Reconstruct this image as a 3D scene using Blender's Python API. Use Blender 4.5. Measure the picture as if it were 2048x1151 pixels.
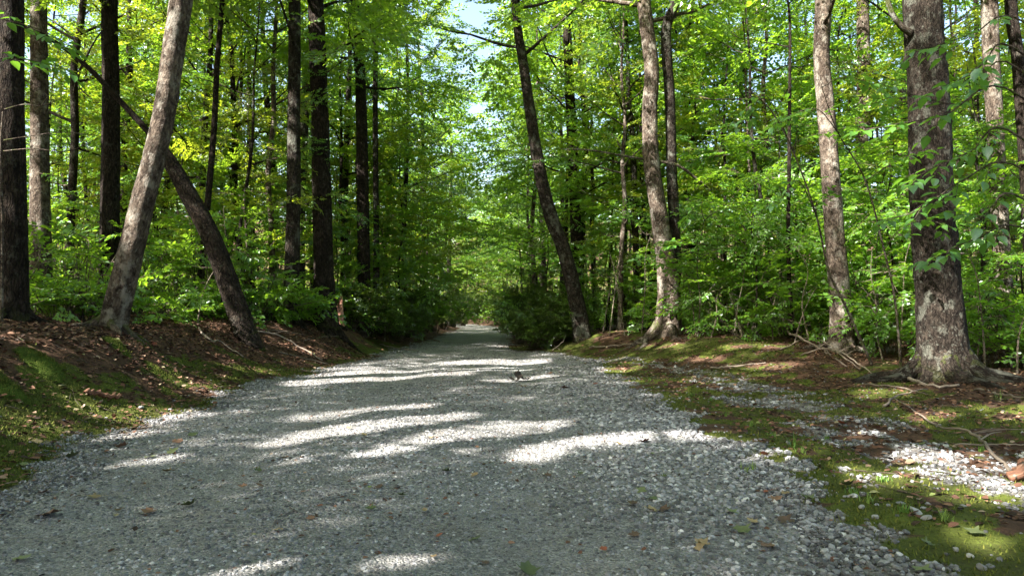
import bpy, math, random
import numpy as np
from mathutils import Vector, Matrix

for o in list(bpy.data.objects):
    bpy.data.objects.remove(o)
scene = bpy.context.scene
COL = scene.collection
R = math.radians
rng = np.random.default_rng(7)

# ------------------------------------------------------------------ camera
CAM_H, F_PX, HORIZON, CX, IW, IH = 1.05, 1450.0, 625.0, 1024.0, 2048, 1151
cam_d = bpy.data.cameras.new('camera')
cam_d.sensor_width = 36.0
cam_d.lens = 36.0 * F_PX / IW
cam_d.clip_end = 2000.0
cam_d.clip_start = 0.05
cam = bpy.data.objects.new('camera', cam_d)
COL.objects.link(cam)
cam.location = (0, 0, CAM_H)
PITCH = math.atan((HORIZON - IH / 2) / F_PX)
cam.rotation_euler = (R(90) + PITCH, 0, 0)
scene.camera = cam

# ------------------------------------------------------------------ sky and sun
SUN_EL, SUN_AZ = R(40.0), math.atan2(-0.78, -0.625)     # azimuth from +Y towards +X
SUN = np.array([math.sin(SUN_AZ) * math.cos(SUN_EL), math.cos(SUN_AZ) * math.cos(SUN_EL), math.sin(SUN_EL)])
world = bpy.data.worlds.new('World')
scene.world = world
world.use_nodes = True
wn = world.node_tree
sky = wn.nodes.new('ShaderNodeTexSky')
sky.sky_type = 'NISHITA'
sky.sun_disc = False
sky.sun_elevation = SUN_EL
sky.sun_rotation = SUN_AZ
sky.dust_density = 4.0
sky.air_density = 1.15
sky.ozone_density = 1.0
wn.links.new(sky.outputs[0], wn.nodes['Background'].inputs[0])
wn.nodes['Background'].inputs[1].default_value = 0.075
sun_d = bpy.data.lights.new('sun', 'SUN')
sun_d.energy = 5.0
sun_d.angle = R(0.5)
sun_d.color = (1.0, 0.94, 0.87)
sun = bpy.data.objects.new('sun', sun_d)
COL.objects.link(sun)
sun.rotation_euler = Vector(SUN).to_track_quat('Z', 'Y').to_euler()
vs = scene.view_settings
vs.view_transform = 'Standard'
vs.look = 'None'
vs.gamma = 1.0
vs.use_curve_mapping = False
vs.exposure = 2.8
scene.render.engine = 'CYCLES'
cy = scene.cycles
cy.use_denoising = True
try:
    cy.denoiser = 'OPENIMAGEDENOISE'
    cy.denoising_input_passes = 'RGB_ALBEDO_NORMAL'
except Exception:
    pass
cy.max_bounces = 6
cy.diffuse_bounces = 4
cy.glossy_bounces = 2
cy.transmission_bounces = 4
cy.transparent_max_bounces = 4
cy.caustics_reflective = False
cy.caustics_refractive = False
cy.sample_clamp_indirect = 6.0

# ------------------------------------------------------------------ helpers
def ray(px, py):
    """direction for a pixel with unit forward distance along world Y (level camera equivalent)"""
    return np.array([(px - CX) / F_PX, 1.0, (HORIZON - py) / F_PX])

def at(px, py, d):
    v = ray(px, py)
    return np.array([v[0] * d, d, CAM_H + v[2] * d])

def on_ground(px, py):
    """point of the terrain seen at a pixel"""
    v = ray(px, py)
    a, b = 1.5, 120.0
    for _ in range(3):
        t = np.geomspace(a, b, 120)
        d = CAM_H + v[2] * t - gz(v[0] * t, t)
        i = int(np.argmax(d <= 0)) if (d <= 0).any() else 119
        a, b = t[max(i - 1, 0)], t[i]
    return np.array([v[0] * b, b, float(gz(v[0] * b, b))])

def screen(p):
    return CX + F_PX * p[0] / p[1], HORIZON - F_PX * (p[2] - CAM_H) / p[1]

def sstep(t):
    t = np.clip(t, 0, 1)
    return t * t * (3 - 2 * t)

# value noise (2D/3D) in numpy
_NT = np.random.default_rng(99).random(65536)
def _h(ix, iy, iz):
    return _NT[(ix * 73856093 ^ iy * 19349663 ^ iz * 83492791) & 65535]
def noise3(x, y, z):
    x, y, z = np.broadcast_arrays(np.asarray(x, float), np.asarray(y, float), np.asarray(z, float))
    ix, iy, iz = np.floor(x).astype(np.int64), np.floor(y).astype(np.int64), np.floor(z).astype(np.int64)
    fx, fy, fz = x - ix, y - iy, z - iz
    fx, fy, fz = fx * fx * (3 - 2 * fx), fy * fy * (3 - 2 * fy), fz * fz * (3 - 2 * fz)
    r = 0
    for a in (0, 1):
        for b in (0, 1):
            for c in (0, 1):
                w = (fx if a else 1 - fx) * (fy if b else 1 - fy) * (fz if c else 1 - fz)
                r = r + w * _h(ix + a, iy + b, iz + c)
    return r
def fbm(x, y, z=0.0, o=4):
    r, a, s, t = 0, 0.5, 1.0, 0
    for i in range(o):
        r = r + a * noise3(np.asarray(x) * s + 17.3 * i, np.asarray(y) * s + 5.1 * i, np.asarray(z) * s + 9.7 * i)
        t += a
        a *= 0.5
        s *= 2.03
    return r / t

def mesh_np(name, V, F, mats, mat_index=None, attrs=None, smooth=True):
    """V (n,3), F (m,4) quads or (m,3) tris"""
    V = np.ascontiguousarray(V, dtype=np.float32)
    F = np.ascontiguousarray(F, dtype=np.int32)
    me = bpy.data.meshes.new(name)
    m, k = F.shape
    me.vertices.add(len(V))
    me.vertices.foreach_set('co', V.ravel())
    me.loops.add(m * k)
    me.loops.foreach_set('vertex_index', F.ravel())
    me.polygons.add(m)
    me.polygons.foreach_set('loop_start', np.arange(0, m * k, k, dtype=np.int32))
    if mat_index is not None:
        me.polygons.foreach_set('material_index', np.ascontiguousarray(mat_index, dtype=np.int32))
    me.update(calc_edges=True)
    me.polygons.foreach_set('use_smooth', np.full(m, smooth, dtype=bool))
    for M in mats:
        me.materials.append(M)
    for an, (dom, typ, dat) in (attrs or {}).items():
        at_ = me.attributes.new(an, typ, dom)
        at_.data.foreach_set('vector' if typ == 'FLOAT_VECTOR' else 'value', np.ascontiguousarray(dat, dtype=np.float32).ravel())
    return me

def obj(name, data, parent=None, loc=None, rot=None, scale=None):
    o = bpy.data.objects.new(name, data)
    COL.objects.link(o)
    if parent is not None:
        o.parent = parent
    if loc is not None:
        o.location = [float(v) for v in loc]
    if rot is not None:
        o.rotation_euler = rot
    if scale is not None:
        o.scale = (scale,) * 3 if np.isscalar(scale) else scale
    return o

def tag(o, label, cat, group=None):
    o['label'] = label
    o['category'] = cat
    if group:
        o['group'] = group
    return o

def thing(name, loc, label, cat, group=None, rotz=0.0):
    o = obj(name, None, loc=loc, rot=(0, 0, rotz))
    o.empty_display_size = 0.2
    return tag(o, label, cat, group)

def structure(o):
    o['kind'] = 'structure'
    return o

def stuff(o, label=None, cat=None):
    o['kind'] = 'stuff'
    if label:
        o['label'] = label
    if cat:
        o['category'] = cat
    return o

# ------------------------------------------------------------------ materials
class NT:
    def __init__(self, name):
        self.m = bpy.data.materials.new(name)
        self.m.use_nodes = True
        self.t = self.m.node_tree
        for n in list(self.t.nodes):
            self.t.nodes.remove(n)
        self.out = self.t.nodes.new('ShaderNodeOutputMaterial')
    def n(self, typ, **kw):
        nd = self.t.nodes.new(typ)
        for k, v in kw.items():
            if k.startswith('i_'):
                nd.inputs[k[2:].replace('_', ' ')].default_value = v
            else:
                setattr(nd, k, v)
        return nd
    def l(self, a, b):
        self.t.links.new(a, b)
    def ramp(self, fac, stops):
        r = self.n('ShaderNodeValToRGB')
        e = r.color_ramp.elements
        while len(e) < len(stops):
            e.new(0.5)
        for i, (p, c) in enumerate(stops):
            e[i].position = p
            e[i].color = (*c, 1) if len(c) == 3 else c
        self.l(fac, r.inputs[0])
        return r.outputs[0]
    def mix(self, fac, a, b, mode='MIX'):
        x = self.n('ShaderNodeMix', data_type='RGBA', blend_type=mode)
        for sock, v in ((x.inputs[0], fac), (x.inputs[6], a), (x.inputs[7], b)):
            if hasattr(v, 'is_linked'):
                self.l(v, sock)
            elif isinstance(v, (int, float)):
                sock.default_value = v
            else:
                sock.default_value = (*v, 1)
        return x.outputs[2]
    def math(self, op, a, b=None, clamp=False):
        x = self.n('ShaderNodeMath', operation=op, use_clamp=clamp)
        for s, v in zip(x.inputs, (a, b)):
            if v is None:
                continue
            if hasattr(v, 'is_linked'):
                self.l(v, s)
            else:
                s.default_value = v
        return x.outputs[0]
    def noise(self, vec, scale, detail=4, rough=0.55):
        x = self.n('ShaderNodeTexNoise')
        x.inputs['Scale'].default_value = scale
        x.inputs['Detail'].default_value = detail
        x.inputs['Roughness'].default_value = rough
        if vec is not None:
            self.l(vec, x.inputs['Vector'])
        return x.outputs[0]
    def voro(self, vec, scale, feature='F1', out=0):
        x = self.n('ShaderNodeTexVoronoi', feature=feature)
        x.inputs['Scale'].default_value = scale
        if vec is not None:
            self.l(vec, x.inputs['Vector'])
        return x.outputs[out]
    def attr(self, name, typ='GEOMETRY', out='Fac'):
        x = self.n('ShaderNodeAttribute', attribute_name=name, attribute_type=typ)
        return x.outputs[out]
    def scaled(self, vec, s):
        x = self.n('ShaderNodeMapping')
        x.inputs['Scale'].default_value = s
        self.l(vec, x.inputs[0])
        return x.outputs[0]
    def principled(self, col, rough=0.8, bump=None, bstr=0.5, bdist=0.02, spec=0.3):
        p = self.n('ShaderNodeBsdfPrincipled')
        if hasattr(col, 'is_linked'):
            self.l(col, p.inputs['Base Color'])
        else:
            p.inputs['Base Color'].default_value = (*col, 1)
        if hasattr(rough, 'is_linked'):
            self.l(rough, p.inputs['Roughness'])
        else:
            p.inputs['Roughness'].default_value = rough
        p.inputs['Specular IOR Level'].default_value = spec
        if bump is not None:
            b = self.n('ShaderNodeBump')
            b.inputs['Strength'].default_value = bstr
            b.inputs['Distance'].default_value = bdist
            self.l(bump, b.inputs['Height'])
            self.l(b.outputs[0], p.inputs['Normal'])
        self.l(p.outputs[0], self.out.inputs[0])
        return p

def leaf_mat(name, dark, light, trans, tmix=0.42, gloss=0.06, rough=0.35, hue_var=0.5):
    t = NT(name)
    r = t.attr('rnd')
    oi = t.n('ShaderNodeObjectInfo').outputs['Random']
    f = t.math('ADD', t.math('MULTIPLY', r, 1 - hue_var * 0.5), t.math('MULTIPLY', oi, hue_var * 0.5), True)
    c = t.ramp(f, [(0.0, dark), (0.92, light), (1.0, tuple(v * m for v, m in zip(light, (1.5, 1.05, 1.0))))])
    tr = t.mix(f, tuple(v * 0.7 for v in trans), trans)
    d = t.n('ShaderNodeBsdfDiffuse')
    t.l(c, d.inputs[0])
    x = t.n('ShaderNodeBsdfTranslucent')
    t.l(tr, x.inputs[0])
    m = t.n('ShaderNodeMixShader')
    m.inputs[0].default_value = tmix
    t.l(d.outputs[0], m.inputs[1])
    t.l(x.outputs[0], m.inputs[2])
    g = t.n('ShaderNodeBsdfGlossy')
    g.inputs['Roughness'].default_value = rough
    g.inputs[0].default_value = (0.9, 0.95, 1, 1)
    m2 = t.n('ShaderNodeMixShader')
    m2.inputs[0].default_value = gloss
    t.l(m.outputs[0], m2.inputs[1])
    t.l(g.outputs[0], m2.inputs[2])
    t.l(m2.outputs[0], t.out.inputs[0])
    return t.m

def bark_mat(name, dark, light, lichen=(0.32, 0.34, 0.29), lichen_amt=0.5, furrow=1.0, zs=0.22, moss_h=0.5, scale=22.0):
    t = NT(name)
    v = t.attr('bk', out='Vector')
    oi = t.n('ShaderNodeObjectInfo').outputs['Random']
    off = t.n('ShaderNodeVectorMath', operation='ADD')
    cmb = t.n('ShaderNodeCombineXYZ')
    t.l(t.math('MULTIPLY', oi, 37.0), cmb.inputs[2])
    t.l(v, off.inputs[0])
    t.l(cmb.outputs[0], off.inputs[1])
    v = off.outputs[0]
    wv = t.n('ShaderNodeVectorMath', operation='ADD')
    wn_ = t.n('ShaderNodeTexNoise')
    wn_.inputs['Scale'].default_value = 9.0
    t.l(v, wn_.inputs['Vector'])
    wsc = t.n('ShaderNodeVectorMath', operation='SCALE')
    wsc.inputs['Scale'].default_value = 0.06
    t.l(wn_.outputs[1], wsc.inputs[0])
    t.l(v, wv.inputs[0])
    t.l(wsc.outputs[0], wv.inputs[1])
    st = t.scaled(wv.outputs[0], (1, 1, zs))
    n1 = t.noise(st, scale * 1.8, 6, 0.7)
    vo = t.voro(st, scale * 1.5, 'DISTANCE_TO_EDGE')
    crack = t.math('MULTIPLY', vo, 4.0, True)
    h = t.math('ADD', t.math('MULTIPLY', crack, 0.45 * furrow), n1)
    c = t.ramp(t.math('MULTIPLY', h, 1.0 / (1 + 0.45 * furrow)), [(0.30, dark), (0.60, light), (0.85, tuple(x * 1.35 for x in light))])
    big = t.noise(v, 1.7, 4, 0.65)
    c = t.mix(t.math('MULTIPLY', t.math('SUBTRACT', big, 0.42), 5.0, True), c, t.mix(0.55, c, tuple(x * 1.1 for x in dark)))
    mid = t.noise(t.scaled(wv.outputs[0], (1, 1, 0.55)), 13.0, 6, 0.72)
    c = t.mix(1.0, c, t.ramp(mid, [(0.36, (0.35, 0.33, 0.32)), (0.5, (0.85, 0.85, 0.85)), (0.64, (1.45, 1.45, 1.42))]), 'MULTIPLY')
    fl = t.n('ShaderNodeMapRange')
    fl.inputs[1].default_value = 0.60
    fl.inputs[2].default_value = 0.66
    t.l(t.noise(t.scaled(v, (1, 1, 0.6)), 26.0, 3, 0.6), fl.inputs[0])
    c = t.mix(t.math('MULTIPLY', fl.outputs[0], 0.25 + 0.35 * lichen_amt), c, lichen)
    ln = t.noise(t.scaled(v, (1, 1, 0.7)), 4.5, 6, 0.68)
    lf = t.n('ShaderNodeMapRange')
    lf.inputs[1].default_value = 0.62 - 0.14 * lichen_amt
    lf.inputs[2].default_value = 0.68 - 0.10 * lichen_amt
    t.l(ln, lf.inputs[0])
    c = t.mix(t.math('MULTIPLY', lf.outputs[0], min(1.0, 0.35 + lichen_amt * 0.5)), c, lichen)
    # green moss film that grows on the lowest part of the trunk
    sx = t.n('ShaderNodeSeparateXYZ')
    t.l(t.attr('bk', out='Vector'), sx.inputs[0])
    mz = t.n('ShaderNodeMapRange')
    mz.inputs[1].default_value = moss_h
    mz.inputs[2].default_value = 0.0
    t.l(sx.outputs[2], mz.inputs[0])
    mn = t.noise(v, 7.0, 4)
    mf = t.math('MULTIPLY', mz.outputs[0], t.math('GREATER_THAN', mn, 0.53))
    c = t.mix(t.math('MULTIPLY', mf, 0.75), c, (0.06, 0.075, 0.018))
    t.principled(c, 0.92, t.math('ADD', h, t.math('MULTIPLY', mid, 1.6)), 1.0, 0.05, 0.10)
    return t.m

M = {}
M['leaf'] = leaf_mat('leaf_canopy', (0.045, 0.11, 0.014), (0.125, 0.235, 0.02), (0.37, 0.58, 0.03), tmix=.5)
M['leaf_u'] = leaf_mat('leaf_understory', (0.045, 0.125, 0.015), (0.11, 0.235, 0.022), (0.33, 0.57, 0.03), tmix=.5, gloss=0.05)
M['leaf_b'] = leaf_mat('leaf_yellowish', (0.06, 0.10, 0.012), (0.17, 0.24, 0.022), (0.46, 0.58, 0.03), tmix=.5)
M['leaf_c'] = leaf_mat('leaf_deep_green', (0.03, 0.09, 0.014), (0.08, 0.18, 0.022), (0.22, 0.44, 0.03), tmix=.42)
M['leaf_near'] = leaf_mat('leaf_near', (0.03, 0.10, 0.014), (0.075, 0.19, 0.022), (0.20, 0.42, 0.03), gloss=0.08)
M['leaf_rhodo'] = leaf_mat('leaf_evergreen', (0.025, 0.055, 0.010), (0.075, 0.13, 0.018), (0.22, 0.34, 0.02), tmix=0.25, gloss=0.04, rough=0.3)
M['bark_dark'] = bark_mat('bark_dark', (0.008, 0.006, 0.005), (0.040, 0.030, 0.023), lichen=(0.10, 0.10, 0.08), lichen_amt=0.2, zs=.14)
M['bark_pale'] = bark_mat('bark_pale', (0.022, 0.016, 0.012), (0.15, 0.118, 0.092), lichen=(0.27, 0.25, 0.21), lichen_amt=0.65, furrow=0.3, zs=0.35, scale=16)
M['bark_grey'] = bark_mat('bark_grey', (0.011, 0.009, 0.007), (0.048, 0.038, 0.030), lichen=(0.13, 0.135, 0.11), lichen_amt=0.6, furrow=0.7, zs=0.22)
M['bark_twig'] = bark_mat('bark_twig', (0.05, 0.04, 0.03), (0.15, 0.125, 0.10), lichen_amt=0.4, furrow=0.2, moss_h=-1)
M['dead_pale'] = bark_mat('dead_pale_wood', (0.10, 0.08, 0.06), (0.30, 0.25, 0.20), lichen=(.34, .32, .27), lichen_amt=.4, furrow=.2, moss_h=-1)
tt = NT('twig')
tt.principled((0.075, 0.058, 0.04), 0.9)
M['twig'] = tt.m
tt = NT('green_twig')
tt.principled((0.09, 0.085, 0.035), 0.8)
M['stem'] = tt.m

# ------------------------------------------------------------------ terrain
def xl(y):   # left edge of the road
    y = np.asarray(y, float)
    return -3.35 - 0.35 * np.exp(-((y - 10) / 5.0) ** 2) + 0.38 * np.exp(-((y - 3.5) / 1.8) ** 2) - bend(y) + 0.10 * np.sin(y * 1.7) + 0.05 * np.sin(y * 4.1)
def bend(y):
    return 0.006 * np.clip(np.asarray(y, float) - 42, 0, 45) ** 2
def xr(y):   # right edge of the road
    y = np.asarray(y, float)
    near = 1.82 + 0.08 * np.sin(y * 1.3 + 1) + 0.05 * np.sin(y * 3.7)
    far = -0.05 - bend(y)
    return near + (far - near) * sstep((y - 16.5) / 6.0)
def xb(y):   # foot of the right bank
    y = np.asarray(y, float)
    return 4.0 - 2.2 * sstep((y - 9) / 8) - 1.6 * sstep((y - 17) / 5) - bend(y)
def gz(x, y):
    x = np.asarray(x, float)
    y = np.asarray(y, float)
    ampl = 0.55 + 0.45 * sstep((y - 2) / 6) - 0.22 * sstep((y - 17) / 8)
    tl = (xl(y) - x) / (2.0 + 0.3 * np.sin(y * 0.6))
    z = 0.93 * ampl * (0.78 * sstep(tl) + 0.22 * np.clip(tl * 0.6, 0, 1)) + 0.025 * np.clip(xl(y) - x - 3, 0, 60)
    ar = 0.12 + 0.42 * sstep((y - 8) / 9) - 0.2 * sstep((y - 19) / 6)
    tr = (x - xb(y)) / 2.2
    z = z + ar * sstep(tr) + 0.012 * np.clip(x - xb(y) - 3, 0, 60)
    off = np.clip(np.maximum(xl(y) - x, x - xr(y)) / 0.8, 0, 1)
    z = z + off * (0.16 * (fbm(x * 0.55, y * 0.55, 3.0) - 0.5) + 0.13 * (fbm(x * 2.6, y * 2.6, 8.0, 4) - 0.5))
    z = z + 0.035 * (fbm(x * 0.7, y * 0.7, 1.0, 3) - 0.5) + 0.012 * (fbm(x * 5, y * 5, 2.0, 2) - 0.5)
    z = z + 0.0022 * np.clip(y - 68, 0, 70) ** 2 + 0.25 * np.clip(y - 138, 0, 60)
    z = z + 0.022 * (fbm(x * 2.6, y * 2.6, 22.0, 3) - 0.5)
    # worn wheel tracks
    for tx in (-1.9, 0.15):
        z = z - 0.035 * np.exp(-((x - tx + bend(y)) / 0.38) ** 2)
    return z

def grid_lines(segs):
    out = [segs[0][0]]
    for a, b, n in segs:
        out += list(np.linspace(a, b, n + 1)[1:])
    return np.array(out)
GX = grid_lines([(-400, -120, 6), (-120, -40, 12), (-40, -14, 26), (-14, -7, 28), (-7, 7.5, 190), (7.5, 14, 26), (14, 40, 26), (40, 120, 12), (120, 400, 6)])
GY = grid_lines([(-300, -40, 8), (-40, 1, 30), (1, 2.4, 6), (2.4, 12, 135), (12, 24, 90), (24, 40, 50), (40, 80, 40), (80, 160, 20), (160, 500, 8)])
XX, YY = np.meshgrid(GX, GY)
ZZ = gz(XX, YY)
nx, ny = len(GX), len(GY)
idx = np.arange(nx * ny).reshape(ny, nx)
GF = np.stack([idx[:-1, :-1], idx[:-1, 1:], idx[1:, 1:], idx[1:, :-1]], -1).reshape(-1, 4)

def gravel_mask(x, y):
    n = fbm(x * 1.6, y * 1.6, 4.0) - 0.5
    n2 = fbm(x * 6.0, y * 6.0, 6.0, 2) - 0.5
    w = 0.8 * n + 0.55 * n2
    inroad = np.minimum(x - xl(y), xr(y) - x) + w
    road = sstep((inroad + 0.12) / 0.30)
    # second gravelled strip (pull-off) right of the mossy median
    yc = np.asarray(y, float)
    c = 3.15 - 0.9 * sstep((yc - 11) / 6)
    half = 0.40 - 0.12 * sstep((yc - 9) / 7) + 0.45 * sstep((5.6 - yc) / 1.5)
    pull = sstep((half - np.abs(x - c) + 2.0 * w + 0.05) / 0.45) * sstep((17.5 - yc) / 2)
    return np.clip(np.maximum(road, 0.6 * pull), 0, 1)
def moss_mask(x, y):
    n = fbm(x * 1.1, y * 1.1, 12.0) - 0.5
    n2 = fbm(x * 4.0, y * 4.0, 15.0, 3) - 0.5
    left = (xl(y) - x)
    ml = sstep((left + 0.3) / 0.25) * sstep((0.85 - left + 2.2 * n + 2.0 * n2 + 0.7 * sstep((8 - y) / 4)) / 0.6)
    right = x - xr(y)
    mr = sstep((right + 0.35) / 0.2) * sstep((4.6 - right + 2.0 * n) / 1.2) * sstep((0.26 + 1.9 * n + 2.6 * n2 + .32 * sstep((1.3 - right) / .6)) / 0.5)
    return np.clip(ml + mr, 0, 1) * sstep((28 - y) / 8)
gm = gravel_mask(XX, YY)
mm = moss_mask(XX, YY) * (1 - gm)

t = NT('forest_floor')
geo = t.n('ShaderNodeNewGeometry')
P = geo.outputs['Position']
nf = t.noise(P, 9.0, 6, 0.65)
nm = t.noise(P, 45.0, 4, 0.7)
nb = t.noise(P, 1.3, 4, 0.6)
lit = t.ramp(nf, [(0.25, (0.025, 0.016, 0.011)), (0.5, (0.08, 0.045, 0.028)), (0.68, (0.14, 0.08, 0.05)), (0.8, (0.19, 0.13, 0.09))])
lit = t.mix(t.math('MULTIPLY', t.math('SUBTRACT', nm, 0.35), 2.0, True), t.mix(0.5, lit, (0.03, 0.02, 0.014)), lit)
mossc = t.ramp(t.math('ADD', t.math('MULTIPLY', nb, 0.6), t.math('MULTIPLY', nm, 0.45)), [(0.3, (0.04, 0.03, 0.015)), (0.48, (0.045, 0.052, 0.012)), (0.68, (0.085, 0.105, 0.017)), (0.85, (0.15, 0.135, 0.035))])
ma = t.attr('moss')
mf = t.math('MULTIPLY', t.math('SUBTRACT', t.math('ADD', ma, t.math('MULTIPLY', t.math('SUBTRACT', nf, 0.5), 1.6)), 0.32), 3.5, True)
mf = t.math('MULTIPLY', mf, t.math('MULTIPLY', ma, 2.5, True))
c = t.mix(mf, lit, mossc)
vs1 = t.voro(P, 60.0, 'F1', 1)
vd1 = t.voro(P, 60.0, 'F1', 0)
sepc = t.n('ShaderNodeSeparateColor')
t.l(vs1, sepc.inputs[0])
gcol = t.ramp(sepc.outputs[0], [(0.0, (0.06, 0.058, 0.054)), (0.5, (0.15, 0.147, 0.14)), (0.85, (0.28, 0.275, 0.265)), (1.0, (0.45, 0.44, 0.42))])
dust = t.ramp(nb, [(0.35, (0.10, 0.085, 0.07)), (0.65, (0.22, 0.20, 0.175))])
gcol = t.mix(0.4, gcol, dust)
ga = t.attr('gravel')
gf = t.math('MULTIPLY', t.math('SUBTRACT', t.math('ADD', ga, t.math('MULTIPLY', t.math('SUBTRACT', nf, 0.5), 0.8)), 0.35), 3.0, True)
c = t.mix(gf, c, gcol)
hgt = t.math('ADD', t.math('MULTIPLY', nf, 0.6), t.math('ADD', t.math('MULTIPLY', nm, 0.35), t.math('MULTIPLY', t.math('SUBTRACT', 0.5, vd1), t.math('MULTIPLY', gf, 0.35))))
t.principled(c, 0.95, hgt, 0.9, 0.05, 0.1)
M['floor'] = t.m

ground = obj('ground', mesh_np('ground', np.stack([XX, YY, ZZ], -1).reshape(-1, 3), GF, [M['floor']],
             attrs={'moss': ('POINT', 'FLOAT', mm.ravel()), 'gravel': ('POINT', 'FLOAT', gm.ravel())}))
structure(ground)

t = NT('gravel_road')
P = t.n('ShaderNodeNewGeometry').outputs['Position']
n1 = t.noise(P, 0.9, 4, 0.6)
n2 = t.noise(P, 26.0, 5, 0.7)
vcell = t.voro(P, 75.0, 'F1', 1)
vdist = t.voro(P, 75.0, 'F1', 0)
v2 = t.voro(P, 190.0, 'F1', 1)
s1 = t.n('ShaderNodeSeparateColor'); t.l(vcell, s1.inputs[0])
s2 = t.n('ShaderNodeSeparateColor'); t.l(v2, s2.inputs[0])
ca = t.ramp(s1.outputs[0], [(0.0, (0.07, 0.07, 0.068)), (0.5, (0.19, 0.187, 0.18)), (0.85, (0.36, 0.355, 0.345)), (1.0, (0.55, 0.54, 0.52))])
cb = t.ramp(s2.outputs[1], [(0.0, (0.08, 0.078, 0.075)), (0.6, (0.22, 0.215, 0.205)), (1.0, (0.42, 0.41, 0.395))])
c = t.mix(t.math('MULTIPLY', t.math('SUBTRACT', n2, 0.3), 2.2, True), ca, cb)
c = t.mix(0.3, c, t.ramp(n1, [(0.35, (0.14, 0.135, 0.125)), (0.65, (0.33, 0.32, 0.295))]))
n3 = t.noise(P, 7.0, 5, 0.75)
c = t.mix(t.math('MULTIPLY', t.math('SUBTRACT', n3, 0.52), 4.0, True), c, t.mix(0.6, c, (0.075, 0.072, 0.066)))
hgt = t.math('ADD', t.math('MULTIPLY', t.math('SUBTRACT', 0.6, vdist), 0.6), t.math('ADD', n2, t.math('MULTIPLY', n3, 1.5)))
n4 = t.noise(P, 1.9, 5, 0.7)
c = t.mix(t.math('MULTIPLY', t.math('SUBTRACT', n4, 0.50), 3.0, True), c, t.mix(0.55, c, (0.17, 0.13, 0.095)))
t.principled(c, 0.9, hgt, 1.0, 0.035, 0.2)
M['road'] = t.m

# road sheet, 4 mm above the ground, with an uneven border
ys = grid_lines([(-12, 2.4, 20), (2.4, 14, 120), (14, 26, 80), (26, 76, 100)])
ns = 40
rv = []
for yv in ys:
    a, b = float(xl(yv)) + 0.42, float(xr(yv)) - 0.42
    a += 0.18 * (float(fbm(yv * 2.2, 3.3, 1.0)) - 0.5)
    b += 0.18 * (float(fbm(yv * 2.2, 9.3, 2.0)) - 0.5)
    xs = np.linspace(a, b, ns + 1)
    rv.append(np.stack([xs, np.full(ns + 1, yv), np.zeros(ns + 1)], -1))
rv = np.array(rv)
def terrain_bilinear(x, y):
    """height of the ground mesh itself, so that sheets never dip below it"""
    i = np.clip(np.searchsorted(GX, x) - 1, 0, nx - 2)
    j = np.clip(np.searchsorted(GY, y) - 1, 0, ny - 2)
    fx = (x - GX[i]) / (GX[i + 1] - GX[i])
    fy = (y - GY[j]) / (GY[j + 1] - GY[j])
    return (ZZ[j, i] * (1 - fx) * (1 - fy) + ZZ[j, i + 1] * fx * (1 - fy) + ZZ[j + 1, i] * (1 - fx) * fy + ZZ[j + 1, i + 1] * fx * fy)
rv[..., 2] = terrain_bilinear(rv[..., 0], rv[..., 1]) + 0.008
rid = np.arange(rv.shape[0] * rv.shape[1]).reshape(rv.shape[:2])
RF = np.stack([rid[:-1, :-1], rid[:-1, 1:], rid[1:, 1:], rid[1:, :-1]], -1).reshape(-1, 4)
structure(obj('gravel_road', mesh_np('gravel_road', rv.reshape(-1, 3), RF, [M['road']])))
def gtop(x, y):
    return float(terrain_bilinear(np.array([x]), np.array([y]))[0]) + 0.008

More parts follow.
